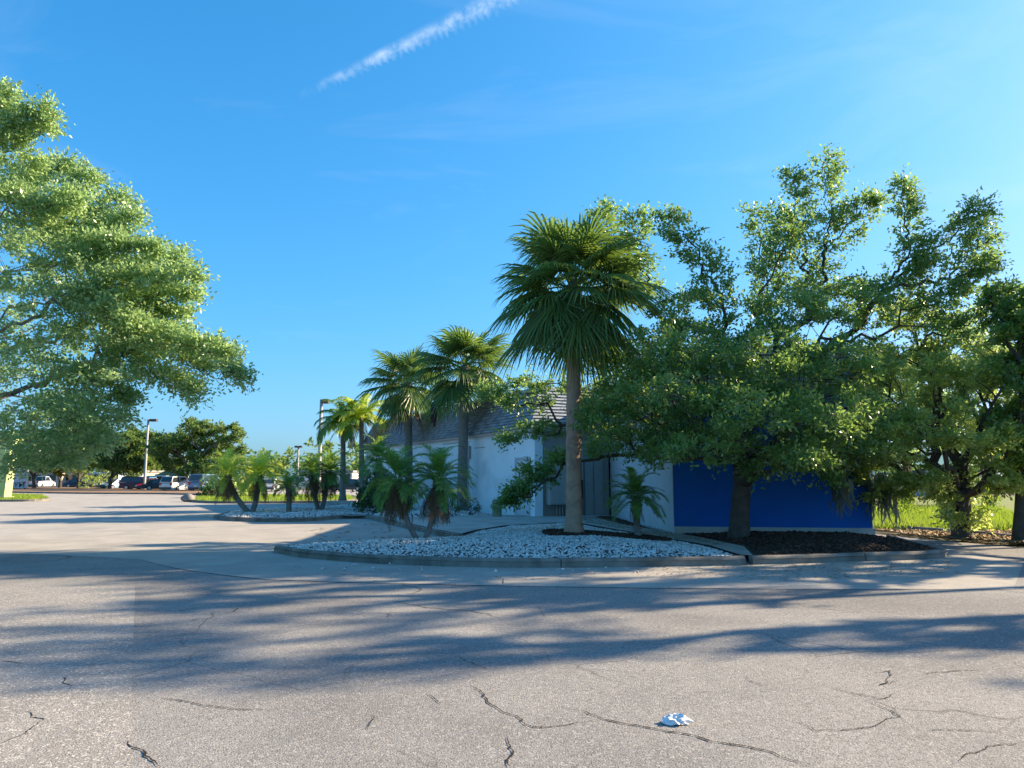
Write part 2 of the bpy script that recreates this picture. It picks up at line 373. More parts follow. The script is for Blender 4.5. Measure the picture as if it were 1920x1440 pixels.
# ------------------------------------------------------------------ ground, lot, apron
sheet('ground', [(-400, -40), (400, -40), (400, 900), (-400, 900)], -.02, 'ground_soil')
sheet('parking_lot', [(-75, -12), (13.5, -12), (13.5, 8), (9.9, 20.5), (13.5, 60), (13.5, 100), (-75, 100)], 0.0, 'asphalt')
seam = [(265, 1050), (330, 1066), (420, 1079), (500, 1087), (640, 1092), (800, 1096), (1000, 1100), (1200, 1103), (1500, 1105), (1900, 1106)]
ap = [P(x, y) for x, y in seam] + [Vector((9.1, 13.5, 0)), Vector((9.6, 19.5, 0)), Vector((9, 22, 0)), Vector((-6, 30, 0)), Vector((-6, 50, 0)), Vector((-20, 99, 0)), Vector((-74, 99, 0)), P(-500, 1010), P(-300, 1035), P(100, 1040)]
sheet('concrete_apron', ap, .004, 'apron_concrete')
sheet('asphalt_patch', [P(-500, 1600), P(241, 1600), P(245, 1440), P(247, 1290), P(253, 1110), P(252, 1100), P(-200, 1100), P(-500, 1250)], .0035, 'asphalt_patch')

def crack(pts, wd, name='crack', z=.0056, rough=.35):
    """jagged opened crack through photo pixels, a thin dark strip"""
    q = [P(x, y) for x, y in pts]
    for it in range(4):
        o = [q[0]]
        for a, b in zip(q, q[1:]):
            d = b - a; m_ = a.lerp(b, .5 + random.uniform(-.12, .12)) + Vector((-d.y, d.x, 0)) * random.uniform(-rough, rough) * .32; o += [m_, b]
        q = o
    V = []; F = []; n = len(q)
    for i in range(n):
        d = (q[min(i + 1, n - 1)] - q[max(i - 1, 0)]).normalized(); nn = Vector((-d.y, d.x, 0))
        e = min(1, 4 * min(i, n - 1 - i) / n + .15) * wd * random.uniform(.35, 1.2) * .5
        V += [q[i] + nn * e + Vector((0, 0, z)), q[i] - nn * e + Vector((0, 0, z))]
        if i: F.append((2 * i - 2, 2 * i - 1, 2 * i + 1, 2 * i))
    return link(name, py_mesh(name, V, F), 'crack', LOT)
LOT = bpy.data.objects['parking_lot']
crack(seam, .022, 'joint', rough=.02)
for pts, wd in [([(1050, 1325), (1120, 1345), (1200, 1362), (1290, 1378), (1390, 1399), (1450, 1412), (1530, 1440)], .016),
                ([(880, 1285), (905, 1300), (935, 1330), (985, 1360), (1020, 1365), (1120, 1352)], .013), ([(950, 1380), (962, 1410), (955, 1440)], .012),
                ([(1500, 1350), (1530, 1372), (1600, 1368), (1645, 1360), (1690, 1345), (1650, 1325), (1610, 1310)], .010), ([(1560, 1290), (1600, 1300), (1650, 1312), (1680, 1300)], .010),
                ([(1640, 1262), (1670, 1258), (1650, 1285), (1690, 1275)], .010), ([(1730, 1265), (1780, 1260), (1840, 1256)], .010), ([(1740, 1372), (1800, 1370), (1880, 1374)], .009),
                ([(300, 1310), (360, 1318), (415, 1327), (530, 1330)], .012), ([(240, 1390), (270, 1410), (300, 1440)], .013), ([(50, 1335), (85, 1352)], .012), ([(0, 1395), (40, 1380), (80, 1350)], .008),
                ([(0, 1240), (45, 1245)], .012), ([(120, 1270), (135, 1288)], .012), ([(860, 1230), (915, 1258)], .012), ([(740, 1125), (800, 1140), (880, 1145), (940, 1160)], .018), ([(770, 1115), (790, 1105), (750, 1095)], .015),
                ([(430, 1150), (445, 1140)], .014), ([(360, 1165), (375, 1160)], .014), ([(930, 1080), (940, 1098)], .015), ([(1400, 1270), (1440, 1290)], .008), ([(1300, 1300), (1330, 1296)], .008),
                ([(800, 1300), (830, 1322)], .008), ([(690, 1370), (700, 1340)], .007), ([(1800, 1430), (1850, 1400), (1920, 1395)], .008)]:
    crack(pts, wd)

# ------------------------------------------------------------------ planting islands
def pw(pts, z=0): return [P(x, y, z) for x, y in pts]
front_edge = smoothpath(pw([(512, 1036), (560, 1045), (620, 1051), (700, 1057), (850, 1063), (1000, 1065), (1150, 1064), (1300, 1062), (1400, 1060)]))
mulch_edge = smoothpath(pw([(1412, 1059), (1500, 1057), (1620, 1053), (1720, 1050), (1765, 1047), (1778, 1043)]))
walk_edge = smoothpath(pw([(400, 973), (430, 977), (500, 979), (580, 978), (640, 973), (685, 973), (740, 986), (800, 1000), (858, 1012)]))
kerb('kerb', front_edge); kerb('kerb', mulch_edge); kerb('kerb', walk_edge)
back_front = pw([(858, 1014), (790, 1016), (700, 1020), (600, 1026), (545, 1031)])
gravel_poly = [p for p in front_edge] + pw([(1392, 1052)]) + [Vector((4.15, 15.6, 0)), Vector((3.6, 18.0, 0)), Vector((2.75, 20.8, 0)), Vector((2.0, 24.0, 0)), Vector((-.2, 22.2, 0)), Vector((-1.0, 20.2, 0)), ] + back_front
bed('gravel_bed', gravel_poly, .10, .13, 'bed_soil', 2.2)
C_ = Vector((4.1, 19.1, 0)); DR = Vector((8.86, 18.5, 0))
mulch_poly = [p for p in mulch_edge] + pw([(1700, 1022)]) + [Vector((9.0, 18.35, 0)), Vector((4.0, 19.2, 0)), Vector((3.75, 27.4, 0)), Vector((2.9, 27.2, 0)), Vector((3.35, 22.5, 0)), Vector((4.35, 18.2, 0)), Vector((4.75, 15.6, 0))]
bed('mulch_bed', mulch_poly, .10, .16, 'bed_soil', 1.6)
kerb('kerb', smoothpath([P(1778, 1043), P(1700, 1022), Vector((9.25, 18.3, 0))]), side=1)
far_poly = [p for p in walk_edge[:31]] + pw([(700, 968), (690, 952), (640, 950), (600, 955), (560, 951), (500, 958), (430, 963)])
bed('far_gravel_bed', far_poly, .10, .05, 'bed_soil', 1.2, n=120)
wall_bed_poly = [Vector((-.55, 29.0, 0)), Vector((-1.7, 28.3, 0)), Vector((-3.5, 26.7, 0)), Vector((-5.2, 28.6, 0)), Vector((-7.3, 34, 0)), Vector((-9.2, 43, 0)), Vector((-8.0, 43.5, 0)), Vector((-2.2, 32.8, 0))]
bed('wall_bed', wall_bed_poly, .10, .1, 'bed_soil', 1.0, n=120)
sheet('sidewalk', walk_edge[30:] + [Vector((-1.0, 20.25, 0)), Vector((-.2, 22.3, 0)), Vector((2.0, 24.1, 0)), Vector((2.75, 20.9, 0)), Vector((3.55, 18.1, 0)), Vector((4.1, 15.7, 0)), P(1392, 1054), P(1412, 1054), Vector((4.75, 15.5, 0)), Vector((4.38, 18.2, 0)), Vector((3.4, 22.5, 0)), Vector((2.95, 27.3, 0)), Vector((3.72, 27.6, 0)), Vector((3.72, 28.95, 0)), Vector((.9, 27.7, 0)), Vector((-.55, 29.0, 0)), Vector((-1.7, 28.3, 0)), Vector((-3.5, 26.7, 0)), Vector((-5.2, 28.6, 0)), Vector((-7.0, 28.0, 0))], .125, 'concrete')

def stones(name, poly, n, size, zf, m, flat=.65, margin=.0):
    q = scatter(poly, n); q = q[edge_dist(q, poly) > margin]; n = len(q); z = zf(q)
    base = np.array([(1, 0, 0), (.3, .95, 0), (-.8, .6, 0), (-.8, -.6, 0), (.3, -.95, 0), (.1, .1, 1), (0, 0, -1)])
    f = []
    for j in range(5): f += [(j, (j + 1) % 5, 5), ((j + 1) % 5, j, 6)]
    f = np.array(f); s = RNG.uniform(size[0], size[1], n); a = RNG.uniform(0, 6.28, n)
    sc = np.stack([s * RNG.uniform(.7, 1.3, n), s * RNG.uniform(.6, 1.1, n), s * flat * RNG.uniform(.6, 1.2, n)], 1)
    b = base[None] * (1 + RNG.uniform(-.22, .22, (n, 7, 3))) * sc[:, None]
    til = RNG.normal(0, .35, (n, 2)); b[:, :, 2] += b[:, :, 0] * til[:, :1] + b[:, :, 1] * til[:, 1:]
    x = b[:, :, 0] * np.cos(a)[:, None] - b[:, :, 1] * np.sin(a)[:, None]; y = b[:, :, 0] * np.sin(a)[:, None] + b[:, :, 1] * np.cos(a)[:, None]
    V = np.stack([x + q[:, :1], y + q[:, 1:], b[:, :, 2] + (z + s * .25)[:, None]], 2).reshape(-1, 3)
    Fc = (f[None] + (np.arange(n) * 7)[:, None, None]).reshape(-1, 3)
    return link(name, np_mesh(name, V, Fc), m)
tag(stones('white_gravel', gravel_poly, 19000, (.018, .038), lambda q: bed_z(q, gravel_poly, .10, .13, 2.2), 'gravel', margin=.17), 'white decorative stones covering the long planting bed behind the front kerb', 'gravel', kind='stuff')
tag(stones('white_gravel', far_poly, 5500, (.025, .055), lambda q: bed_z(q, far_poly, .10, .05, 1.2), 'gravel', margin=.17), 'white decorative stones in the narrow far bed under the clustered date palms', 'gravel', kind='stuff')
tag(stones('white_gravel', wall_bed_poly, 4500, (.03, .06), lambda q: bed_z(q, wall_bed_poly, .10, .1, 1.0), 'gravel'), 'white decorative stones along the foot of the white building wall', 'gravel', kind='stuff')
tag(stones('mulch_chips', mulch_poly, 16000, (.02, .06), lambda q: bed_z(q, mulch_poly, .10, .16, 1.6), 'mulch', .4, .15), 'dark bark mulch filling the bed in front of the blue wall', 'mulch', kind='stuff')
# mulch spilled round the tall palm
spill = [Vector((1.6 + 2.0 * math.cos(t) * (1 if math.cos(t) > 0 else .45), 17.5 - .35 * max(0, math.cos(t)) + 1.0 * math.sin(t) + .25 * math.sin(3 * t), 0)) for t in np.linspace(0, 6.0, 20)]
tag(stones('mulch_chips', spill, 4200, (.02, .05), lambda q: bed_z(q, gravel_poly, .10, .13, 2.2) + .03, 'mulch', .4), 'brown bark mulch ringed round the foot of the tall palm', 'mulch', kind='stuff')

# ------------------------------------------------------------------ the building
A = P(1003, 968, .13); A.z = 0
d1 = Vector((-.47, .88, 0)).normalized()
B = Vector((3.8, A.y + 1.3, 0)); F1 = A + d1 * 21; F2 = F1 + Vector((d1.y, -d1.x, 0)) * 15; E_ = Vector((11.2, 31, 0))
foot = [A, B, C_, DR, E_, F2, F1]         # counter-clockwise seen from above
EAVE, TOP = 3.40, 5.0
bld = empty('commercial_building', A, 0, 'single storey white and blue building with a grey tiled mansard roof', 'building')
def loc(p): return Vector(p) - bld.location
def wall(name, a, b, z0, z1, m, th=.2, out=0.0):
    d = (b - a).normalized(); n = Vector((d.y, -d.x, 0))
    mb = MB(); o = a + n * out; mb.obox(loc(o + Vector((0, 0, z0))), b - a, -n * (th + out), Vector((0, 0, z1 - z0)))
    return mb.build(name, m, bld)
nw = 3; wl = (F1 - A).length
for i in range(nw):
    a = F1 + (A - F1) * (i / nw) + (A - F1).normalized() * (.006 if i else 0); b = F1 + (A - F1) * ((i + 1) / nw) - (A - F1).normalized() * .006
    wall('wall_panel', a, b if i < nw - 1 else A, 0, EAVE, 'white_wall')
E2 = (B - A).normalized(); N2 = Vector((-E2.y, E2.x, 0)); G0, G1 = A + N2 * .15 + E2 * .02, B + N2 * .15
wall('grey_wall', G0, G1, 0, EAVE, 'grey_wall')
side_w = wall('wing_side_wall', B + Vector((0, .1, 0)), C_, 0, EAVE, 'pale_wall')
CB, DB = C_ + Vector((.015, 0, 0)), DR
wall('blue_wall', CB, DB, .29, EAVE, 'blue_wall', .25)
wall('plinth', C_ + Vector((.05, 0, 0)), DR + Vector((.04, 0, 0)), 0, .29, 'plinth', .3, .035)
wall('blue_wall', DB + Vector((0, .26, 0)), E_, .29, EAVE, 'blue_wall'); wall('plinth', DR + Vector((0, .26, 0)), E_, 0, .29, 'plinth', .2, .035)
wall('rear_wall', E_, F2, 0, EAVE, 'white_wall'); wall('rear_wall', F2, F1, 0, EAVE, 'white_wall')
mb = MB(); mb.obox(loc(A + Vector((.001, 0, 0))) - d1 * .0, d1 * .16, Vector((d1.y, -d1.x, 0)) * .34, Vector((0, 0, EAVE - .002))); mb.build('wall_corner', 'white_wall', bld)
def offset(poly, d):
    """move every corner outwards by d (mitred)"""
    o = []; n = len(poly)
    for i in range(n):
        p, q, r = poly[i - 1], poly[i], poly[(i + 1) % n]; e1 = (q - p).normalized(); e2 = (r - q).normalized()
        n1 = Vector((e1.y, -e1.x, 0)); n2_ = Vector((e2.y, -e2.x, 0)); b = (n1 + n2_); b = b / max(.3, (1 + n1.dot(n2_)))
        o.append(q + b * d)
    return o
NC = 13
roof = empty('roof', (0, 0, 0)); roof.parent = bld
for k in range(NC):                      # one mesh per tile course
    t0, t1 = k / NC, (k + 1.25) / NC; lo = offset(foot, .28 - .75 * t0 + .075); hi = offset(foot, .28 - .75 * t1); z0, z1 = EAVE - .05 + (TOP - EAVE) * t0, EAVE - .05 + (TOP - EAVE) * t1
    mb = MB(); n = len(foot)
    for e in range(n):
        if e in (4, 5): continue
        a0, b0, a1, b1 = lo[e], lo[(e + 1) % n], hi[e], hi[(e + 1) % n]; L_ = (b0 - a0).length; m_ = max(1, int(L_ / .33)); off = .5 * (k % 2) / m_
        cuts = [0] + [min(1, (i + .5 * (k % 2)) / m_) for i in range(1 if not k % 2 else 0, m_)] + [1]; cuts = sorted(set(cuts))
        en = (b0 - a0).normalized(); en = Vector((en.y, -en.x, 0))
        for u, v in zip(cuts, cuts[1:]):
            g = .004 / L_; j = random.uniform(-.006, .01); zj = Vector((0, 0, random.uniform(-.006, .006)))
            p = [a0.lerp(b0, u + g) + en * j + Vector((0, 0, z0)) + zj, a0.lerp(b0, v - g) + en * j + Vector((0, 0, z0)) + zj, a1.lerp(b1, v - g) + Vector((0, 0, z1)), a1.lerp(b1, u + g) + Vector((0, 0, z1))]
            th = -en * .06
            V = [loc(x) for x in p] + [loc(x + th) for x in p]
            mb.add(V, [(0, 1, 2, 3), (0, 4, 5, 1), (1, 5, 6, 2), (3, 7, 4, 0), (2, 6, 7, 3)])
    o = mb.build('tile_course', 'roof_tile', roof)
fl = offset(foot, -.46); r = sheet('roof_deck', [loc(p) for p in fl], TOP - .12, 'roof_flat', parent=roof); del r['kind']
lo = offset(foot, .24); mb = MB(); n = len(foot)
inn = offset(foot, -.15)
for e in range(n):
    a, b, c, d = lo[e], lo[(e + 1) % n], inn[(e + 1) % n], inn[e]; z = Vector((0, 0, EAVE - .06)); mb.add([loc(a + z), loc(b + z), loc(c + z), loc(d + z), loc(a + z + Vector((0, 0, -.09))), loc(b + z + Vector((0, 0, -.09)))], [(0, 3, 2, 1), (4, 5, 1, 0)])
mb.build('fascia', 'fascia', roof)
# flat panels under the mansard so no light leaks through the courses
mb = MB(); a_, b_ = offset(foot, .2), offset(foot, -.55)
for e in range(n):
    mb.add([loc(a_[e] + Vector((0, 0, EAVE - .05))), loc(a_[(e + 1) % n] + Vector((0, 0, EAVE - .05))), loc(b_[(e + 1) % n] + Vector((0, 0, TOP - .05))), loc(b_[e] + Vector((0, 0, TOP - .05)))], [(0, 1, 2, 3)])
mb.build('roof_underlay', 'roof_flat', roof)
# door in the white wall next to the corner
nrm = Vector((-d1.y, d1.x, 0))
door = empty('door', (0, 0, 0)); door.parent = bld
def on_wall(s, z, out=0.0): return loc(A + d1 * s + nrm * out + Vector((0, 0, z)))
mb = MB(); mb.obox(on_wall(.42, .14, .0), d1 * .98, nrm * .02, Vector((0, 0, 2.08))); mb.build('door_leaf', 'door_paint', door)
mb = MB()
for s, wdt in ((.34, .08), (1.40, .08)): mb.obox(on_wall(s, .13), d1 * wdt, nrm * .055, Vector((0, 0, 2.18)))
mb.obox(on_wall(.42, 2.235), d1 * .98, nrm * .053, Vector((0, 0, .075))); mb.build('door_frame', 'door_paint', door)
mb = MB()
for s in (.405, 1.388): mb.obox(on_wall(s + .012, .14, .021), d1 * .018, nrm * .003, Vector((0, 0, 2.09)))
mb.obox(on_wall(.42, 2.222, .021), d1 * .98, nrm * .003, Vector((0, 0, .018))); mb.build('door_gap', 'dark_metal', door)
for z in (.45, 1.15, 1.8): mb = MB(); mb.obox(on_wall(1.37, z, .02), d1 * .05, nrm * .03, Vector((0, 0, .16))); mb.build('hinge', 'dark_metal', door)
mb = MB(); mb.tube([on_wall(.5, 1.05, .02), on_wall(.5, 1.05, .07), on_wall(.62, 1.05, .07)], .012, 6); mb.build('handle', 'dark_metal', door)
# small fittings on the long wall
mb = MB(); mb.obox(on_wall(6.4, 2.98), d1 * .16, nrm * .16, Vector((0, 0, .17))); mb.build('wall_light', 'dark_metal', bld, bevel=.02)
mb = MB(); mb.obox(on_wall(5.55, 2.35), d1 * .4, nrm * .12, Vector((0, 0, .55))); mb.build('meter_box', 'conduit', bld)
mb = MB(); mb.tube([on_wall(5.75, .1, .05), on_wall(5.75, 2.36, .05)], .03, 8); mb.tube([on_wall(5.75, 2.9, .05), on_wall(5.75, 3.1, .05), on_wall(8.6, 3.1, .05)], .018, 6); mb.build('conduit', 'conduit', bld)
mb = MB(); mb.obox(on_wall(4.2, 2.78, .0), d1 * 1.0, nrm * .012, Vector((0, 0, .02))); mb.build('wall_joint', 'dark_metal', bld)
# recess: electrical cabinet and tall panels on the grey wall
def wall_u(px):                          # distance along the grey wall seen at a photo column
    m_ = (px - 960) / F_PX / math.cos(PITCH) * (1 - 0.0); m_ = ray(px, 900).x / ray(px, 900).y
    return (G0.x - m_ * G0.y) / (m_ * E2.y - E2.x)
def wall_z(px, py): p = G0 + E2 * wall_u(px); return PD(px, py, p.y).z
TH = math.atan2(E2.y, E2.x)
cab = empty('electrical_cabinet', G0, TH, 'grey electrical cabinet on conduits fixed to the grey recessed wall', 'cabinet')
x0, x1 = wall_u(1022), wall_u(1072); zt, zb = wall_z(1030, 866), wall_z(1030, 946)
MB().box((x0, -.42, zb), (x1, -.002, zt)).build('cabinet_box', 'cabinet_paint', cab, bevel=.012)
MB().box((x0 + .04, -.44, zb + .04), (x1 - .04, -.421, zt - .05)).build('cabinet_door', 'cabinet_paint', cab, bevel=.006)
MB().box((x0 - .03, -.46, zt), (x1 + .03, -.001, zt + .03)).build('drip_cap', 'cabinet_paint', cab)
for dx in (.42, .54, .66, .85): MB().tube([(x0 + dx, -.12, .1), (x0 + dx, -.12, zb + .01)], .035, 10).build('conduit', 'conduit', cab, smooth=True)
svc = empty('service_cupboard', G0, TH, 'tall grey service cupboard beside a small dark meter in the recess', 'cupboard')
for (px0, px1, pyt) in ((1097, 1113, 860), (1114, 1131, 862)):
    a, b = wall_u(px0), wall_u(px1); zt_ = wall_z(px0, pyt)
    MB().box((a, -.05, .125), (b - .04, -.002, zt_)).build('service_panel', 'cabinet_paint', svc, bevel=.006)
    MB().box((a - .035, -.075, .125), (a + .012, -.053, zt_ + .04)).build('panel_trim', 'conduit', svc)
xx = wall_u(1086)
MB().tube([(xx, -.08, .125), (xx, -.08, 1.75), (xx - .15, -.08, 1.75)], .025, 8).build('conduit', 'conduit', svc, smooth=True); MB().tube([(xx + .1, -.08, .125), (xx + .1, -.08, 2.9)], .03, 8).build('conduit', 'conduit', svc, smooth=True)
MB().box((xx - .12, -.2, .75), (xx + .06, -.1, 1.45)).build('meter', 'dark_metal', svc, bevel=.02)
# short bollard by the white wall
bp = P(932, 968, .13)
bo = empty('bollard', bp, 0, 'short olive post standing by the white wall near the door', 'bollard')
MB().tube([(0, 0, 0), (0, 0, .56), (0, 0, .6), (0, 0, .62)], [.17, .17, .155, .10], 20).build('post', 'bollard_paint', bo, smooth=False)
MB().tube([(0, 0, .44), (0, 0, .48)], .176, 20).build('band', 'dark_metal', bo)

# ------------------------------------------------------------------ trees
def tubes(E0, E1, R0, R1, k):
    """separate tapered prisms for many edges"""
    d = E1 - E0; L_ = np.linalg.norm(d, axis=1, keepdims=True) + 1e-9; d = d / L_
    ref = np.where(np.abs(d[:, 2:]) < .9, [[0, 0, 1.0]], [[1.0, 0, 0]]); a = np.cross(d, ref); a /= np.linalg.norm(a, axis=1, keepdims=True); b = np.cross(d, a)
    t = np.arange(k) * 2 * math.pi / k; n = len(E0)
    ring = a[:, None] * np.cos(t)[None, :, None] + b[:, None] * np.sin(t)[None, :, None]
    V = np.concatenate([E0[:, None] - d[:, None] * R0[:, None, None] * .3 + ring * R0[:, None, None], E1[:, None] + d[:, None] * R1[:, None, None] * .3 + ring * R1[:, None, None]], 1).reshape(-1, 3)
    j = np.arange(k); f = np.stack([j, (j + 1) % k, (j + 1) % k + k, j + k], 1)
    return V, (f[None] + (np.arange(n) * 2 * k)[:, None, None]).reshape(-1, 4)
def grow(att, trunk, wpath=.35, step=.45, bend=.22):
    """attach every crown point to the cheapest node of the growing skeleton"""
    nodes = [np.array(p, float) for p in trunk]; par = [-1] + list(range(len(trunk) - 1)); plen = [0.0]
    for i in range(1, len(nodes)): plen.append(plen[-1] + np.linalg.norm(nodes[i] - nodes[i - 1]))
    cap_ = len(nodes) + 60 * len(att); X = np.zeros((cap_, 3)); PL = np.zeros(cap_); n = len(nodes); X[:n] = nodes; PL[:n] = plen
    ok = np.ones(cap_, bool); ok[:max(1, n // 2)] = False
    top = nodes[-1]; order = np.argsort(np.linalg.norm(att - top, axis=1)); tips = []
    for i in order:
        a = att[i]; dv = a - X[:n]; dist = np.linalg.norm(dv, axis=1); cost = dist + wpath * PL[:n] + np.where(ok[:n], 0, 1e6) + np.maximum(0, -dv[:, 2]) * .35
        j = int(np.argmin(cost)); D = dist[j]; m_ = max(1, int(D / step)); p = j; s = X[j].copy()
        dpar = X[j] - X[par[j]] if par[j] >= 0 else np.array([0, 0, 1.]); dpar = dpar / (np.linalg.norm(dpar) + 1e-9)
        off = RNG.normal(0, 1, 3) * D * .06
        for q in range(1, m_ + 1):
            t = q / m_; x = s + (a - s) * t + dpar * D * bend * t * (1 - t) * (1 - .5 * t) + off * math.sin(math.pi * t)
            X[n] = x; par.append(p); PL[n] = PL[p] + np.linalg.norm(x - X[p]); p = n; n += 1
        tips.append(p)
    return X[:n], np.array(par), np.array(tips)
def leaf_mesh(name, tips, tdir, twigs, per, lsize, tl, up=.35, flatten=.5, droop=.0):
    n = len(tips); T = np.repeat(tips, twigs, 0); D = np.repeat(tdir, twigs, 0)
    d = D * 1.15 + RNG.normal(0, .52, T.shape); d[:, 2] *= flatten; d[:, 2] += .1 - droop; d /= np.linalg.norm(d, axis=1, keepdims=True) + 1e-9
    ln = RNG.uniform(.5, 1.1, len(T)) * tl
    q = np.repeat(T, per, 0); dd = np.repeat(d, per, 0); l_ = np.repeat(ln, per)
    t = RNG.uniform(.1, 1, len(q)); c = q + dd * (l_ * t)[:, None] + RNG.normal(0, .035, q.shape)
    a = dd * .6 + RNG.normal(0, .6, q.shape); a /= np.linalg.norm(a, axis=1, keepdims=True) + 1e-9
    nn = RNG.normal(0, .6, q.shape); nn[:, 2] += up * 2; b = np.cross(a, nn); b /= np.linalg.norm(b, axis=1, keepdims=True) + 1e-9
    s = RNG.uniform(.65, 1.25, len(q))[:, None] * lsize; wv = b * s * .24
    V = np.stack([c, c + a * s * .5 + wv, c + a * s, c + a * s * .5 - wv], 1).reshape(-1, 3)
    F = np.arange(len(V)).reshape(-1, 4)
    return np_mesh(name, V, F), (T, d, ln)
def tree(name, label, base, trunk_pts, att, rtrunk, leafm, barkm='bark', twigs=6, per=11, lsize=.10, tl=.45, wpath=.35, flatten=.5, droop=0.0, group=None, step=.45, rmin=.003, exp=.6, cat='tree', up=.35, bend=.22, thin=4):
    root = empty(name, base, 0, label, cat, group); b = np.array(base)
    X, par, tips = grow(att, [np.array(p) for p in trunk_pts], wpath, step, bend)
    n = len(X); cnt = np.zeros(n); cnt[tips] += 1
    for i in range(n - 1, 0, -1): cnt[par[i]] += cnt[i]
    rad = rmin * np.maximum(cnt, 1) ** exp; nt_ = len(trunk_pts); rad = np.maximum(np.minimum(rad * (rtrunk * .92 / rad[nt_ - 1]), rtrunk), .0045)
    rad[:nt_] = np.linspace(rtrunk * 1.15, rtrunk * .92, nt_); rad[0] = rtrunk * 1.35
    ch = np.arange(1, n); p = par[1:]; thick = (rad[ch] > .025)
    X0 = X - b
    r0 = np.minimum(rad[p], rad[ch] * 1.5); r0[p < nt_ - 1] = rad[p][p < nt_ - 1]
    r0 = np.where(ch < nt_, rad[p], r0)
    V1, Fa = tubes(X0[p][thick], X0[ch][thick], r0[thick], rad[ch][thick], 9)
    V2, Fb = tubes(X0[p][~thick], X0[ch][~thick], r0[~thick], rad[ch][~thick], 4)
    link('trunk', np_mesh('trunk', np.vstack([V1, V2]), np.vstack([Fa, Fb + len(V1)])), barkm, root, smooth=True)
    td = X[tips] - X[par[tips]]; td /= np.linalg.norm(td, axis=1, keepdims=True) + 1e-9
    # leaf sprays all along the thin branches
    site = np.where((cnt <= thin) & (np.arange(n) >= nt_))[0]; tp = np.vstack([X0[site], (X0[site] + X0[par[site]]) * .5]); td2 = X[site] - X[par[site]]; td2 = td2 / (np.linalg.norm(td2, axis=1, keepdims=True) + 1e-9); td2 = np.vstack([td2, td2])
    me, _ = leaf_mesh('crown', tp, td2, twigs, per, lsize, tl, up, flatten, droop)
    link('crown', me, leafm, root)
    return root
def blobs(spec, dens=1.0):
    """spec: photo ellipses (cx, cy, rx, ry, depth, depth radius, count) -> crown points"""
    out = []
    for cx, cy, rx, ry, Y, rd, n in spec:
        n = max(1, int(n * dens)); u = RNG.normal(0, 1, (n, 3)); u /= np.linalg.norm(u, axis=1, keepdims=True); u *= RNG.uniform(.25, 1, (n, 1)) ** .45
        if n > 9: cc = u[:max(2, n // 7)]; u = u * .75 + cc[np.argmin(np.linalg.norm(u[:, None] - cc[None], axis=2), 1)] * .25
        for a in u:
            y = Y + a[1] * rd; out.append(PD(cx + a[0] * rx, cy + a[2] * ry, y))
    return np.array([tuple(p) for p in out])
def sprays(lines, Y, shoot=42, every=17, jit=.5):
    """crown points on side shoots along leading branches given as photo polylines"""
    out = []
    for ln in lines:
        pts = [Vector((a, b)) for a, b in ln]; seg = [(q - p).length for p, q in zip(pts, pts[1:])]; tot_ = sum(seg); d0 = random.uniform(-jit, jit); s_ = tot_ * .25; k = 0
        while s_ < tot_:
            r_ = s_; i = 0
            while i < len(seg) - 1 and r_ > seg[i]: r_ -= seg[i]; i += 1
            p = pts[i].lerp(pts[i + 1], r_ / seg[i]); d = (pts[i + 1] - pts[i]).normalized(); t = s_ / tot_; k += 1
            out.append(PD(p.x, p.y, Y + d0 + random.uniform(-.1, .1)))
            for q in range(2):
                a = math.radians(random.uniform(25, 65)) * (1 if (k + q) % 2 else -1); e = Vector((d.x * math.cos(a) - d.y * math.sin(a), d.x * math.sin(a) + d.y * math.cos(a))); L_ = shoot * (1.1 - .75 * t) * random.uniform(.6, 1.3); dy = random.uniform(-1, 1) * L_ / F_PX * Y * .8
                for f in (.5, 1.0): w_ = p + e * L_ * f; out.append(PD(w_.x, w_.y, Y + d0 + dy * f))
            s_ += every * random.uniform(.7, 1.3)
        out.append(PD(pts[-1].x, pts[-1].y, Y + d0))
    return np.array([tuple(p) for p in out])
def ball(c, r, n, squash=.7):
    u = RNG.normal(0, 1, (n, 3)); u /= np.linalg.norm(u, axis=1, keepdims=True); u *= RNG.uniform(.2, 1, (n, 1)) ** .4
    # clumps: pull points towards a few sub-centres
    k = max(3, n // 18); cc = u[RNG.integers(0, n, k)]; dd = np.linalg.norm(u[:, None] - cc[None], axis=2); u = u * .55 + cc[np.argmin(dd, 1)] * .45
    return np.array(c) + u * np.array([r, r, r * squash])
def bentline(a, b, n=6, wob=.08):
    a, b = Vector(a), Vector(b); L_ = (b - a).length; o = []
    for i in range(n + 1):
        t = i / n; o.append(a.lerp(b, t) + Vector((math.sin(t * 5 + a.x), math.cos(t * 4 + a.y), 0)) * wob * L_ * t * .5)
    return o

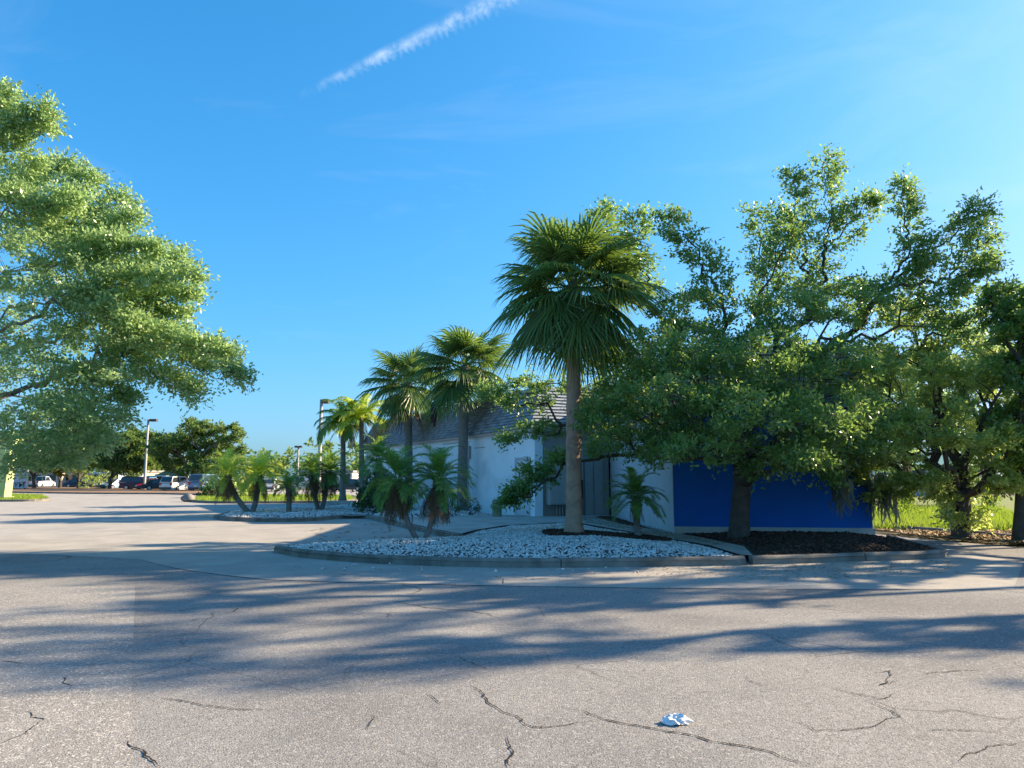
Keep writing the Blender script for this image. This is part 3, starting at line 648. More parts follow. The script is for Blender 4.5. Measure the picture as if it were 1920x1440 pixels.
# the broad oak in front of the blue wall
OY = 17.0
ob = P(1386, 1008, .16); OY = ob.y
oak_lines = [[(1470, 660), (1535, 540), (1556, 430), (1548, 295)], [(1500, 560), (1500, 420), (1490, 330)], [(1560, 470), (1600, 400), (1635, 380)], [(1490, 680), (1620, 570), (1740, 475), (1845, 385)], [(1640, 690), (1715, 560), (1705, 440), (1692, 345)], 
             [(1690, 660), (1780, 545), (1858, 485)], [(1720, 560), (1800, 500), (1850, 430)], [(1430, 660), (1440, 520), (1420, 405)], [(1430, 560), (1470, 460), (1475, 405)], [(1380, 650), (1340, 530), (1255, 405)], 
             [(1220, 640), (1180, 510), (1130, 395)], [(1220, 620), (1200, 500), (1190, 405)], [(1660, 700), (1770, 620), (1860, 590)]]
oak_spec = [            (1600, 570, 80, 50, OY, 1.5, 40), (1480, 580, 80, 55, OY - .5, 1.8, 46), (1300, 590, 80, 50, OY - .5, 1.5, 40), (1280, 660, 120, 55, OY - 1, 2.2, 80), (1430, 670, 120, 65, OY - 1, 2.5, 80), (1580, 680, 110, 60, OY - .5, 2.5, 70),
            (1250, 735, 130, 50, OY - 1, 2.5, 90), (1400, 770, 150, 60, OY - 1.5, 2.8, 110), (1550, 780, 120, 60, OY - 1.5, 2.5, 90), (1170, 790, 100, 45, OY - .5, 1.8, 60), (1330, 840, 110, 35, OY - 1.5, 2.2, 70), (1500, 850, 100, 35, OY - 1.5, 2.2, 60), (1610, 850, 40, 45, OY - .5, 1, 18),
            (1180, 700, 70, 60, OY + 1, 1.4, 40), (1210, 830, 60, 35, OY + .3, 1.0, 24), (1430, 880, 40, 25, OY - 1, .8, 12), (1560, 890, 30, 20, OY - .8, .8, 8), (1250, 855, 50, 25, OY - .8, 1, 14),
            (1020, 720, 70, 22, OY + 2.2, .8, 22), (980, 750, 60, 20, OY + 2.2, .8, 18), (930, 735, 35, 15, OY + 2.2, .6, 9), (1020, 800, 60, 18, OY + 2, .7, 18), (960, 820, 25, 12, OY + 2, .4, 7), (1130, 760, 60, 45, OY + 1.9, 1.0, 34), (1130, 840, 45, 26, OY + 1.8, .7, 14),
            (1050, 862, 36, 12, OY + 1.6, .4, 12), (1020, 890, 38, 15, OY + 1.5, .4, 16), (985, 922, 30, 16, OY + 1.4, .4, 14), (958, 938, 16, 12, OY + 1.4, .3, 7)]
fork = PD(1392, 850, OY)
tree('oak_tree', 'broad leafy oak with a dark trunk rising from the mulch before the blue wall', ob, bentline(ob, fork, 6, .04), np.vstack([blobs(oak_spec, 1.9), sprays(oak_lines, OY, 31, 14, .8)]), .20, 'oak_leaf', twigs=4, per=8, lsize=.10, tl=.42, thin=4)

# trees on the right verge
rb = P(1802, 1006, .1); RY = rb.y
spec = [(1700, 700, 110, 60, RY, 2.0, 60), (1800, 690, 90, 60, RY, 2, 50), (1880, 720, 60, 70, RY, 1.8, 36), (1680, 830, 110, 55, RY - .6, 2, 70), (1600, 880, 35, 40, RY, .8, 16), (1780, 800, 110, 60, RY - .6, 2.2, 70), (1880, 830, 70, 60, RY - .6, 1.6, 44), (1690, 910, 50, 24, RY - .4, 1, 18), (1650, 790, 60, 50, RY, 1.5, 26), (1760, 900, 60, 35, RY - .6, 1.2, 26),
        (1890, 905, 50, 22, RY - .8, 1, 20), (1640, 935, 25, 10, RY, .5, 4), (1795, 925, 50, 45, RY, .9, 30), (1800, 970, 40, 25, RY, .7, 10), (1960, 760, 80, 110, RY, 2, 44), (1720, 600, 70, 40, RY + .5, 1.2, 22)]
tree('verge_tree', 'sunlit low-branched tree with dark bushy trunk on the verge right of the blue wall', rb, bentline(rb, PD(1800, 870, RY), 5, .05), blobs(spec, 1.5), .18, 'oak_leaf_yellow_lit', twigs=5, per=8, lsize=.115, tl=.38, thin=6)
r2 = P(1918, 1012, .1); RY2 = r2.y
spec = [(1880, 570, 35, 35, RY2, .8, 22), (1905, 620, 40, 35, RY2, 1, 26), (1950, 600, 60, 70, RY2, 1.4, 44), (1900, 690, 40, 30, RY2, 1, 20), (1960, 720, 70, 70, RY2, 1.5, 40), (2010, 650, 60, 60, RY2, 1.4, 34), (1890, 800, 40, 40, RY2, 1, 18), (1950, 850, 60, 40, RY2, 1.2, 26), (2080, 750, 70, 90, RY2, 1.8, 46)]
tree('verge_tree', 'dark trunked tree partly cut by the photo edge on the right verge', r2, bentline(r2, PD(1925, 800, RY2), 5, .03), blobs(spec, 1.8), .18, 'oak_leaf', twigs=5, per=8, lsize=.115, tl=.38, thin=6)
# lit trees beyond the drive
for (px, by, Y, top, rx, lab) in [(1560, 930, 33, 640, 110, 'pale sunlit tree behind the blue wall roof'), (1700, 935, 38, 640, 120, 'sunlit tree standing in the weedy field behind the verge tree'), (1850, 935, 36, 570, 120, 'tall sunlit tree in the weedy field behind the dark verge trunks')]:
    bpt = PD(px, by, Y); bpt.z = -.02
    spec = [(px + random.uniform(-.55, .55) * rx, top + 40 + random.uniform(0, 1) * (by - top - 90), rx * .5, 34, Y, 2.2, 14) for _ in range(13)]
    tree('field_tree', lab, bpt, bentline(bpt, PD(px, 820, Y), 4, .05), blobs(spec, 2.0), .2, 'oak_leaf_pale', twigs=5, per=8, lsize=.19, tl=.6, step=.8)
# verge trees beyond the picture's edge on the right, whose shade falls across the lot
for (x, y, h, r_, n, lab) in [(21.0, 19.8, 13.8, 4.4, 250, 'round-headed oak at the field end of the kerbside row'), (17, 15.4, 10.6, 4.7, 260, 'broad oak in the kerbside row right of the drive, casting dappled shade on the lot'), (18.8, 14.4, 13.0, 3.2, 100, 'tall slim oak with a high crown in the kerbside row beside the lot'), (22, 11.4, 9.2, 3.4, 150, 'oak set well back from the kerbside row beside the lot')]:
    c = (x, y, h - r_ * .8)
    tree('row_tree', lab, Vector((x, y, -.02)), bentline((x, y, -.02), (x, y, h - r_ * 1.15), 5, .05), ball(c, r_, n, .8), .10, 'oak_leaf', twigs=4, per=8, lsize=.14, tl=.45, thin=5)

# big overhanging tree at the left edge
LY = 14.5
lb = Vector((-14.2, LY, 0))
L_lines = [[(-120, 260), (0, 195), (8, 165)], [(-100, 300), (0, 240), (85, 208)], [(-80, 320), (20, 262), (85, 240)], [(-60, 390), (40, 335), (122, 312)], [(-20, 400), (40, 350), (60, 300)], [(-10, 460), (105, 415), (165, 328)], [(40, 480), (150, 420), (228, 368)], [(30, 500), (160, 460), (250, 405)], [(60, 510), (200, 462), (285, 470)], [(80, 530), (250, 500), (335, 486)],
           [(90, 555), (260, 525), (360, 515)], [(100, 575), (270, 555), (355, 550)], [(90, 600), (240, 585), (340, 592)], [(60, 610), (260, 645), (370, 655), (448, 712)], [(200, 620), (320, 640), (420, 665)], [(130, 650), (280, 690), (360, 738)], [(80, 680), (170, 720), (235, 752)], [(40, 560), (150, 560), (260, 615)], [(150, 610), (290, 630), (380, 690)], [(0, 420), (80, 390), (140, 370)], [(80, 700), (140, 780), (185, 830)], [(-40, 350), (20, 370), (80, 395)]]
L_spec = [(10, 400, 70, 40, LY, 1.4, 30), (60, 470, 100, 40, LY - .3, 1.6, 44), (170, 500, 60, 30, LY - .5, 1.2, 22), (40, 540, 110, 45, LY, 2, 56), (170, 570, 80, 30, LY - .5, 1.3, 30), (60, 610, 110, 40, LY, 2, 56), (220, 640, 60, 25, LY - .8, 1, 18), (60, 680, 130, 50, LY, 2, 70), (200, 700, 70, 35, LY - .6, 1.4, 28),
          (50, 770, 110, 45, LY - .4, 2, 64), (165, 780, 75, 35, LY - .4, 1.6, 36), (60, 830, 90, 30, LY - .4, 1.6, 40), (145, 830, 60, 30, LY - .4, 1.3, 24), (40, 868, 60, 14, LY - .4, 1, 14), (10, 880, 25, 12, LY - .6, .6, 7), (125, 868, 30, 12, LY - .4, .7, 8),
          (-160, 420, 160, 130, LY, 2.6, 50), (-180, 650, 180, 130, LY, 3, 60), (-150, 830, 150, 60, LY, 2.4, 30), (-330, 560, 160, 220, LY, 3, 50), (-560, 560, 160, 240, LY, 3, 40), (-700, 650, 120, 180, LY, 3, 26), (-350, 330, 150, 90, LY, 2.5, 26)]
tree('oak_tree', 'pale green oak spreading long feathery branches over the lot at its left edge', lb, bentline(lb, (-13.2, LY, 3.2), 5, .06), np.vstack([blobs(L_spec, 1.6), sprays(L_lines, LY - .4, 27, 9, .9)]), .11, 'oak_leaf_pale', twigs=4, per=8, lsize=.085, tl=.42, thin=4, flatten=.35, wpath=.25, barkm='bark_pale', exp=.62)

# ------------------------------------------------------------------ palms
def strip(mb, pts, wid, side):
    """ribbon through pts with half widths along side vectors"""
    V = []; F = []
    for p, w_, s_ in zip(pts, wid, side): V += [p + s_ * w_, p - s_ * w_]
    for i in range(len(pts) - 1): F.append((2 * i, 2 * i + 1, 2 * i + 3, 2 * i + 2))
    mb.add(V, F)
def fan_frond(elev, pet=.95, blade=.95, seed=0, nseg=42, droop=.65):
    rnd = random.Random(seed); mb = MB(); e = R(elev); pts = []; p = Vector((0, 0, 0)); a = e
    for i in range(6):
        pts.append(p.copy()); p = p + Vector((math.cos(a), 0, math.sin(a))) * pet / 5; a -= R(5 if elev > -40 else 1.5)
    sd = Vector((0, 1, 0)); strip(mb, pts, [.022, .018, .016, .014, .013, .012], [sd] * 6)
    strip(mb, pts, [.012] * 6, [Vector((-math.sin(e), 0, math.cos(e)))] * 6)
    c = pts[-1]; t = Vector((math.cos(a), 0, math.sin(a))); nrm_ = t.cross(sd) * -1
    if nrm_.z < 0: nrm_ = -nrm_
    for j in range(nseg):
        u = (j + .5) / nseg * 2 - 1; an = R(128) * u + rnd.uniform(-.03, .03); L_ = blade * (1 - .38 * abs(u) ** 2) * rnd.uniform(.9, 1.06)
        costa = t * blade * .22 * max(0, 1 - abs(u) * 1.2); d = t * math.cos(an) + sd * math.sin(an) + nrm_ * (.16 * (1 - abs(u)) - .22 * abs(u))
        d.normalize(); q = []; w_ = [.009, .022, .018, .010, .002]; sdn = []
        for r_ in (0, .35, .6, .82, 1.0):
            g = droop * L_ * max(0, r_ - .35) ** 1.7 * rnd.uniform(.75, 1.3)
            x = c + costa * min(1, r_ * 2) + d * (L_ * r_ * (1 - .15 * max(0, r_ - .4))) + Vector((0, 0, -g)); q.append(x)
            sv = d.cross(nrm_); sv = sv / (sv.length + 1e-6); sdn.append((sv + nrm_ * (.7 if j % 2 else -.7)).normalized())
        strip(mb, q, [v * blade for v in w_], sdn)
    return py_mesh('frond', mb.V, mb.F)
def feather_frond(elev, L_=.85, droop=70, nl=26, ll=.2, seed=0, wl_=.010, hang=.35, vee=.35):
    rnd = random.Random(seed); mb = MB(); pts = []; tg = []; p = Vector((0, 0, 0)); n = 14
    for i in range(n + 1):
        t = i / n; a = R(max(-88, elev - droop * t ** 1.4)); d = Vector((math.cos(a), 0, math.sin(a))); pts.append(p.copy()); tg.append(d); p = p + d * L_ / n
    sd = Vector((0, 1, 0)); strip(mb, pts, [.011 * (1 - .8 * i / n) * (L_ / .85) for i in range(n + 1)], [sd] * (n + 1)); strip(mb, pts, [.008 * (1 - .8 * i / n) * (L_ / .85) for i in range(n + 1)], [Vector((-d.z, 0, d.x)) for d in tg])
    for j in range(nl):
        t = .12 + .88 * (j + .5) / nl; f = t * n; i = min(n - 1, int(f)); c = pts[i].lerp(pts[i + 1], f - i); d = tg[i]; up_v = Vector((-d.z, 0, d.x))
        l_ = ll * (.55 + .9 * math.sin(math.pi * min(1, t * .8 + .15))) * .8
        for s_ in (-1, 1):
            dr = d * (.55 + .5 * t) + sd * s_ * (1 - .35 * t) + up_v * vee * rnd.uniform(.4, 1.4) + Vector((rnd.uniform(-.12, .12), rnd.uniform(-.12, .12), 0)); dr.normalize()
            q = [c, c + dr * l_ * .5 + Vector((0, 0, -hang * l_ * .12)), c + dr * l_ + Vector((0, 0, -hang * l_ * .6))]
            sv = dr.cross(up_v); sv.normalize(); sv = (sv + up_v * rnd.uniform(-.4, .4)).normalized(); strip(mb, q, [wl_ * .6, wl_, wl_ * .15], [sv] * 3)
    return py_mesh('frond', mb.V, mb.F)
def dead_frond(L_=.8, seed=0, nl=14, ll=.14):
    me = feather_frond(-55, L_, 45, nl, ll, seed, .008, .9, -.2); me.name = 'dead_frond'; return me
ELEVS = [82, 62, 42, 22, 2, -20, -42, -62]
FAN = {e: [fan_frond(e, .85 if abs(e) < 70 else .6, 1.0, 10 * i + k) for k in range(2)] for i, e in enumerate(ELEVS)}
DATE = {e: [feather_frond(e, .92, 88 if e > 0 else 50, 34, .19, 50 + 10 * i + k, .009) for k in range(2)] for i, e in enumerate((85, 65, 45, 25, 5, -15))}
DEAD = [dead_frond(.75, 200 + k) for k in range(4)]
QUEEN = {e: [feather_frond(e, 2.0, 95, 44, .48, 90 + 10 * i + k, .028, .9, .1) for k in range(2)] for i, e in enumerate((80, 60, 35, 10))}
def crown(root, c, meshes, counts, m, scale=1.0, name='frond', seed=0, tilt=.12):
    rnd = random.Random(seed); az = rnd.uniform(0, 6.28)
    for e, n in counts:
        for k in range(n):
            az += 2.39996 + rnd.uniform(-.2, .2); me = rnd.choice(meshes[e]); o = link(name, me, m, root)
            o.location = Vector(c) + Vector((math.cos(az), math.sin(az), 0)) * .06 * scale + Vector((0, 0, rnd.uniform(-.12, .12) * scale + (e / 85) * .12 * scale)); o.rotation_euler = (rnd.uniform(-tilt, tilt), rnd.uniform(-tilt, tilt), az); s_ = scale * rnd.uniform(.86, 1.1); o.scale = (s_, s_, s_)
            if len(me.materials) and me.materials[0] != MATS[m]: o.material_slots[0].link = 'OBJECT'; o.material_slots[0].material = MATS[m]
def palm_trunk(root, pts, rad, m, k=14, ring=.032):
    p = smoothpath(pts, 10); n = len(p); rr = []
    for i in range(n):
        t = i / (n - 1); b = rad[0] + (rad[1] - rad[0]) * t; b *= 1 + ring * (1 if i % 2 else -1) + random.uniform(-.02, .02)
        if t < .08: b *= 1 + (.08 - t) * 4
        rr.append(b)
    return MB().tube(p, rr, k).build('trunk', m, root, smooth=True)
def boots(root, top, z0, z1, r, m, n=46, seed=0, length=.28):
    rnd = random.Random(seed); mb = MB()
    for i in range(n):
        z = z0 + (z1 - z0) * i / n; a = i * 2.39996; d = Vector((math.cos(a), math.sin(a), 0)); s_ = Vector((-d.y, d.x, 0)); c = Vector((top[0], top[1], z)) + d * r * .85
        tip = c + d * .10 + Vector((0, 0, length * rnd.uniform(.7, 1.2))) + s_ * rnd.uniform(-.05, .05)
        mb.add([c + s_ * .07, c - s_ * .07, tip - s_ * .03, tip + s_ * .03, c + s_ * .05 - d * .03 + Vector((0, 0, .05)), c - s_ * .05 - d * .03 + Vector((0, 0, .05))], [(0, 1, 2, 3), (1, 5, 2), (5, 4, 3, 2), (4, 0, 3)])
    return mb.build('leaf_bases', m, root)

def sabal(label, base, top, r, scale, seed, boot=None, counts=None, m='fan_leaf', bark='palm_bark', thatch=0):
    root = empty('cabbage_palm', base, 0, label, 'palm tree'); t = Vector(top) - Vector(base)
    palm_trunk(root, [(0, 0, -.05), (t.x * .2, t.y * .2, t.z * .35), (t.x * .6, t.y * .6, t.z * .7), (t.x, t.y, t.z)], r, bark)
    MB().tube([t + Vector((0, 0, -.35)), t + Vector((0, 0, -.1)), t + Vector((0, 0, .2)), t + Vector((0, 0, .5))], [r[1] * 1.15, r[1] * 1.5, r[1] * 1.2, .03], 10).build('heart', 'palm_bark_grey', root, smooth=True)
    if boot: boots(root, t, t.z - boot[0], t.z - boot[1], r[1] * 1.1, 'boots' if boot[2] else 'palm_bark_grey', boot[3], seed)
    crown(root, t + Vector((0, 0, .15)), FAN, counts or [(82, 4), (62, 8), (42, 10), (22, 10), (2, 9), (-20, 8), (-42, 6)], m, scale, seed=seed)
    if thatch: crown(root, t + Vector((0, 0, -.1)), FAN, [(-62, thatch)], 'dead_frond', scale * .8, 'dead_frond', seed + 5)
    return root
pb = P(1076, 1004, .2)
sabal('tall cabbage palm with a bare brown trunk rising from the white stones', pb, PD(1076, 560, pb.y), (.19, .15), 1.18, 3, counts=[(82, 5), (62, 9), (42, 11), (22, 11), (2, 11), (-20, 12), (-42, 9), (-62, 2)])
b2 = P(866, 958, .15); b2.z = .1
sabal('dark trunked cabbage palm close to the white wall', b2, PD(872, 700, b2.y), (.21, .19), 1.3, 21, counts=[(82, 4), (62, 8), (42, 9), (22, 9), (2, 8), (-20, 6), (-42, 4)], bark='palm_bark_grey')
b3 = PD(766, 940, 36.5); b3.z = .1
sabal('cabbage palm with orange leaf bases under its crown beside the white wall', b3, PD(765, 728, b3.y), (.2, .18), 1.25, 34, boot=(1.3, .1, True, 60), counts=[(82, 4), (62, 7), (42, 8), (22, 8), (2, 7), (-20, 6), (-42, 5)], bark='palm_bark_grey', thatch=3)
mb = MB(); sp = PD(812, 760, b2.y - 1.0)
seedroot = bpy.data.objects['cabbage_palm.001']
for i in range(60):
    a = random.uniform(0, 6.28); z = random.uniform(-.9, 0); rr = .12 * (1 - abs(z + .4)); c = sp - seedroot.location + Vector((math.cos(a) * rr, math.sin(a) * rr, z)); mb.obox(c, (.05, 0, 0), (0, .05, 0), (.01, .01, .16))
mb.tube([sp - seedroot.location + Vector((0, 0, .1)), sp - seedroot.location + Vector((.5, .4, .55)), PD(868, 700, b2.y) - seedroot.location], .015, 5)
mb.build('seed_stalk', 'seed_stalk', seedroot)

def queen(label, base, top, seed, m):
    root = empty('queen_palm', base, 0, label, 'palm tree'); t = Vector(top) - Vector(base)
    palm_trunk(root, [(0, 0, 0), (t.x * .3, t.y * .3, t.z * .35), (t.x * .7, t.y * .7, t.z * .7), (t.x, t.y, t.z)], (.2, .12), 'palm_bark_grey')
    crown(root, t, QUEEN, [(80, 4), (60, 6), (35, 7), (10, 5)], m, .95, seed=seed)
    crown(root, t, {-55: [feather_frond(-40, 1.6, 45, 22, .35, 300 + k, .015, .9, -.1) for k in range(2)]}, [(-55, 4)], 'dead_frond', .9, 'dead_frond', seed + 3)
QY = P(641, 946).y
MB().box((-.8, -.35, 0), (.8, .35, .22)).build('palm_planter', 'concrete', None, bevel=.03, loc=P(640, 946))
tag(bpy.data.objects['palm_planter'], 'low concrete block at the foot of the grey queen palm trunk', 'planter')
queen('queen palm with a smooth grey trunk standing on the low concrete block', P(642, 945) + Vector((0, 0, .2)), PD(644, 795, QY), 41, 'date_leaf')
queen('queen palm with fronds tinted sunlit yellow at the end of the tiled roof', P(678, 946), PD(678, 785, QY - .5), 43, 'date_leaf_lit')

def date_palm(label, base, heads, seed, m='date_leaf', scale=1.0, dead=14, tr=.06, group=None, counts=None, deadscale=1.0):
    root = empty('pygmy_date_palm', base, 0, label, 'palm', group)
    for i, h in enumerate(heads):
        t = Vector(h) - Vector(base); o = Vector((.05 * (i * 2 - 1) if len(heads) > 1 else 0, 0, -.03))
        palm_trunk(root, [o, o + Vector((t.x * .45, t.y * .45, t.z * .35)), Vector((t.x * .85, t.y * .85, t.z * .72)), t], (tr * 1.1, tr), 'palm_bark_grey', 9, .06)
        boots(root, t, t.z - .35, t.z + .02, tr, 'palm_bark_grey', 22, seed + i, .10)
        crown(root, t + Vector((0, 0, .03)), DATE, counts or [(85, 4), (65, 6), (45, 8), (25, 8), (5, 7), (-15, 5)], m, scale, seed=seed + i)
        if dead: crown(root, t + Vector((0, 0, -.08)), {0: DEAD}, [(0, dead)], 'dead_frond', deadscale, 'dead_frond', seed + 50 + i, .15)
    return root
fb = P(790, 1016, .15); fy = fb.y
date_palm('double-trunked pygmy date palm with hanging dead fronds in the long stone bed', fb, [PD(745, 905, fy - .1), PD(822, 903, fy + .1)], 60, scale=.95, dead=22, tr=.055, deadscale=1.0)
eb = P(1196, 1003, .2)
date_palm('single pygmy date palm in the mulch before the pale wing wall', eb, [PD(1192, 936, eb.y)], 70, scale=.85, dead=6, tr=.07, deadscale=.6)
ab = P(470, 962, .12); ay = ab.y
date_palm('double pygmy date palm tinted bright sunlit yellow-green at the tip of the far bed', ab, [PD(428, 893, ay), PD(487, 893, ay + .2)], 80, 'date_leaf_lit', 1.2, 18, .10, deadscale=1.2)
cb_ = P(542, 962, .12)
date_palm('stubby dark pygmy date palm between the two clustered palms', cb_, [PD(542, 915, cb_.y)], 90, 'date_leaf', .8, 10, .10, deadscale=.7)
db = P(600, 958, .12)
date_palm('double pygmy date palm with long dark skirts in the far bed', db, [PD(588, 893, db.y), PD(616, 886, db.y + .2)], 95, 'date_leaf', 1.15, 16, .09, deadscale=1.25)
wb = Vector((-6.2, 33.5, .1))
date_palm('dark feathery palm against the white wall behind the hedge shrub', wb, [(-6.0, 33.5, 2.3)], 99, 'date_leaf', 1.3, 0, .09)

# ------------------------------------------------------------------ shrubs
def shrub(label, c, size, n, m, leaf=.08, name='shrub', cat='shrub', per=10, tl=.25):
    root = empty(name, c, 0, label, cat); u = RNG.normal(0, 1, (n, 3)); u /= np.linalg.norm(u, axis=1, keepdims=True); u *= RNG.uniform(.3, 1, (n, 1)) ** .5
    u[:, 2] = np.abs(u[:, 2]) * 1.0; q = u * np.array(size)
    q += RNG.normal(0, .06, q.shape); d = q / (np.linalg.norm(q, axis=1, keepdims=True) + 1e-9)
    me, _ = leaf_mesh('foliage', q, d, 3, per, leaf, tl, .3, .8); link('foliage', me, m, root)
    k = max(6, n // 12); s0 = np.zeros((k, 3)); s0[:, :2] = RNG.normal(0, .12, (k, 2)) * np.array(size[:2]); V, F = tubes(s0, q[:k], np.full(k, .02), np.full(k, .006), 4); link('stems', np_mesh('stems', V, F), 'bark', root)
    return root
hb = P(715, 962, .12)
shrub('dense dark green shrub massed against the white wall behind the front date palm', hb + Vector((0, .6, 0)), (1.1, 1.2, 1.45), 260, 'shrub_leaf', .09)
shrub('tall dark shrub at the corner of the hedge beside the grey palm trunks', P(690, 955, .12) + Vector((0, 2.0, 0)), (1.0, 1.6, 1.9), 240, 'shrub_leaf', .1)
shrub('small weedy plant at the foot of the dark palm trunk by the wall', Vector((-1.75, 29.4, .15)), (.5, .3, .55), 24, 'shrub_leaf', .09, 'weed', 'plant', 6)

# ------------------------------------------------------------------ right verge: kerb, weeds, distant house
vk = smoothpath([Vector((9.9, 27.5, 0)), P(1640, 992), P(1780, 1003), P(1920, 1017), Vector((11.3, 13.0, 0)), Vector((11.6, 5, 0))])
kerb('kerb', vk, side=1)
verge = vk + [Vector((40, 5, 0)), Vector((60, 60, 0)), Vector((9.9, 60, 0))]
sheet('verge', verge, .07, 'grass_base')
def grass(name, poly, n, h, label, z=.07, wd=.02):
    q = scatter(poly, n); a = RNG.uniform(0, 6.28, n); hh = RNG.uniform(.5, 1.3, n) * h; ln = RNG.normal(0, .35, (n, 2)) * hh[:, None]; c, s_ = np.cos(a) * wd, np.sin(a) * wd
    zb_ = np.full(n, z - .01); V = np.stack([np.stack([q[:, 0] - c, q[:, 1] - s_, zb_], 1), np.stack([q[:, 0] + c, q[:, 1] + s_, zb_], 1), np.stack([q[:, 0] + ln[:, 0], q[:, 1] + ln[:, 1], zb_ + hh], 1)], 1).reshape(-1, 3)
    return tag(link(name, np_mesh(name, V, np.arange(3 * n).reshape(-1, 3)), 'grass'), label, 'grass', kind='stuff')
grass('field_grass', [Vector((10.2, 21.5, 0)), Vector((14.6, 20.5, 0)), Vector((22, 34, 0)), Vector((13, 36, 0))], 26000, .26, 'sunlit weedy grass beyond the verge kerb')
tag(stones('leaf_mulch', [Vector((10.1, 21.2, 0)), Vector((10.25, 18.9, 0)), Vector((11.5, 16.5, 0)), Vector((14, 17.5, 0)), Vector((14.5, 20.3, 0))], 5000, (.03, .06), lambda q: np.full(len(q), .07), 'litter', .3), 'fallen leaves and mulch under the verge trees', 'litter', kind='stuff')
for i, (px, py, Y, sz) in enumerate([(1690, 965, 26, .5), (1702, 958, 27, .6), (1860, 965, 27, .7)]):
    c = PD(px, py, Y); c.z = .07; shrub(['tall weed clump in the sunlit field', 'bushy weed behind the tall clump in the field', 'leafy weed between the two dark verge trunks'][i], c, (.4, .4, sz * 1.5), 26, 'grass', .1, 'weed', 'plant', 7)
hc = PD(1650, 935, 62); hc.z = 0
hs_ = empty('field_house', hc, 0, 'pale blue house with white posts far across the weedy field', 'house')
MB().box((-6, 0, 0), (6, 7, 2.7)).build('wall', 'lightblue_wall', hs_)
for i in range(6): MB().box((-5.6 + i * 2.2, -1.5, 0), (-5.4 + i * 2.2, -1.3, 2.6)).build('porch_post', 'plate', hs_)
MB().add([(-6.6, -1.8, 2.6), (6.6, -1.8, 2.6), (6.6, 7.6, 2.6), (-6.6, 7.6, 2.6), (-6.6, 3, 4.6), (6.6, 3, 4.6)], [(0, 1, 5, 4), (2, 3, 4, 5), (0, 4, 3), (1, 2, 5), (3, 2, 1, 0)]).build('roof', 'teal_roof', hs_)
for i in range(3): MB().box((-4 + i * 3.4, -.03, .9), (-2.8 + i * 3.4, -.002, 2.2)).build('window', 'glass', hs_)
# hanging moss
def moss(px, py, Y, n, ln, root):
    mb = MB()
    for i in range(n):
        c = PD(px + random.uniform(-14, 14), py + random.uniform(-12, 6), Y + random.uniform(-.3, .3)) - root.location; l_ = ln * random.uniform(.4, 1.2); q = [c + Vector((random.uniform(-.03, .03) * k, random.uniform(-.03, .03) * k, -l_ * k / 4)) for k in range(5)]
        a = random.uniform(0, 3.14); strip(mb, q, [.012, .03, .028, .018, .003], [Vector((math.cos(a), math.sin(a), 0))] * 5)
    mb.build('moss', 'moss', root)
for a in [(1640, 900, RY, 36, 1.0), (1665, 905, RY, 40, 1.0), (1900, 860, RY, 30, .8), (1850, 850, RY, 26, .8)]: moss(*a, bpy.data.objects['verge_tree'])
for a in [(1575, 900, OY - .6, 30, .7), (1585, 905, OY - .6, 20, .7)]: moss(*a, bpy.data.objects['oak_tree'])

# ------------------------------------------------------------------ far islands, trees, lamps
def island(name, pts, h, m): 
    e = smoothpath(pts + [pts[0]], 4); kerb('kerb', e, seg=6); sheet(name, [Vector((p.x, p.y, 0)) for p in e[:-1]], h, m)
gl = pw([(-160, 941), (0, 941), (78, 940), (92, 937), (78, 931), (40, 929.5), (-160, 929)])
island('grass_island', gl[:], .12, 'grass_base'); grass('island_grass', gl, 7000, .13, 'bright clipped grass round the pale green sign pylon', .12, .035)
gr = pw([(352, 941), (400, 944), (520, 944), (660, 941), (660, 932), (520, 930), (380, 932)])
island('grass_island', gr[:], .12, 'grass_base'); grass('island_grass', gr, 7000, .13, 'bright clipped grass behind the far stone bed', .12, .035)
fm = pw([(-60, 922.5), (100, 925.5), (192, 926.5), (300, 927), (420, 928), (425, 918), (300, 916.5), (190, 915.5), (60, 915), (-60, 915)])
island('mulch_island', fm[:], .12, 'mulch_far')
sb = P(352, 941)
rk = RNG.normal(0, 1, (40, 3)); bm = bmesh.new(); bmesh.ops.create_icosphere(bm, subdivisions=3, radius=.42)
for v in bm.verts: v.co *= 1 + .18 * math.sin(v.co.x * 9) * math.cos(v.co.y * 7 + 1) + random.uniform(-.03, .03); v.co.z = v.co.z * .7 + .22
me = bpy.data.meshes.new('boulder'); bm.to_mesh(me); bm.free(); tag(link('boulder', me, 'stone', loc=sb, smooth=True), 'grey boulder at the tip of the far grass island', 'rock')
for i, (px, py, sx, sz, m, lab) in enumerate([(402, 933, 1.0, 1.1, 'shrub_leaf', 'clipped dark bush on the far grass island beside the boulder'), (455, 934, 1.3, 1.0, 'oak_leaf_yellow_lit', 'yellow-green bush on the far grass island behind the bright date palm'), (190, 917, 3.0, 2.2, 'oak_leaf_yellow_lit', 'round yellow-green bush on the far mulch island')]):
    c = P(px, py); c.z = .1; shrub(lab, c, (sx, sx, sz), 90, m, .2, 'bush', 'bush', 8, .4)
ft = [(64, 917, 60, 800, 895, 62, 'far_leaf', 'sunlit far oak beside the white sign board'), (112, 916, 118, 806, 890, 58, 'far_leaf', 'shaded far oak next to the beige far building'), (147, 917, 150, 790, 892, 64, 'oak_leaf_yellow_lit', 'far oak tinted sunlit yellow-green behind the dark blue car'),
      (205, 918, 225, 812, 890, 44, 'far_leaf', 'far oak beside the pale blue car'), (262, 918, 252, 808, 893, 56, 'far_leaf', 'far oak rising before the dark red car'), (368, 920, 370, 788, 900, 92, 'far_leaf', 'wide round-headed far oak beside the parked blue van')]
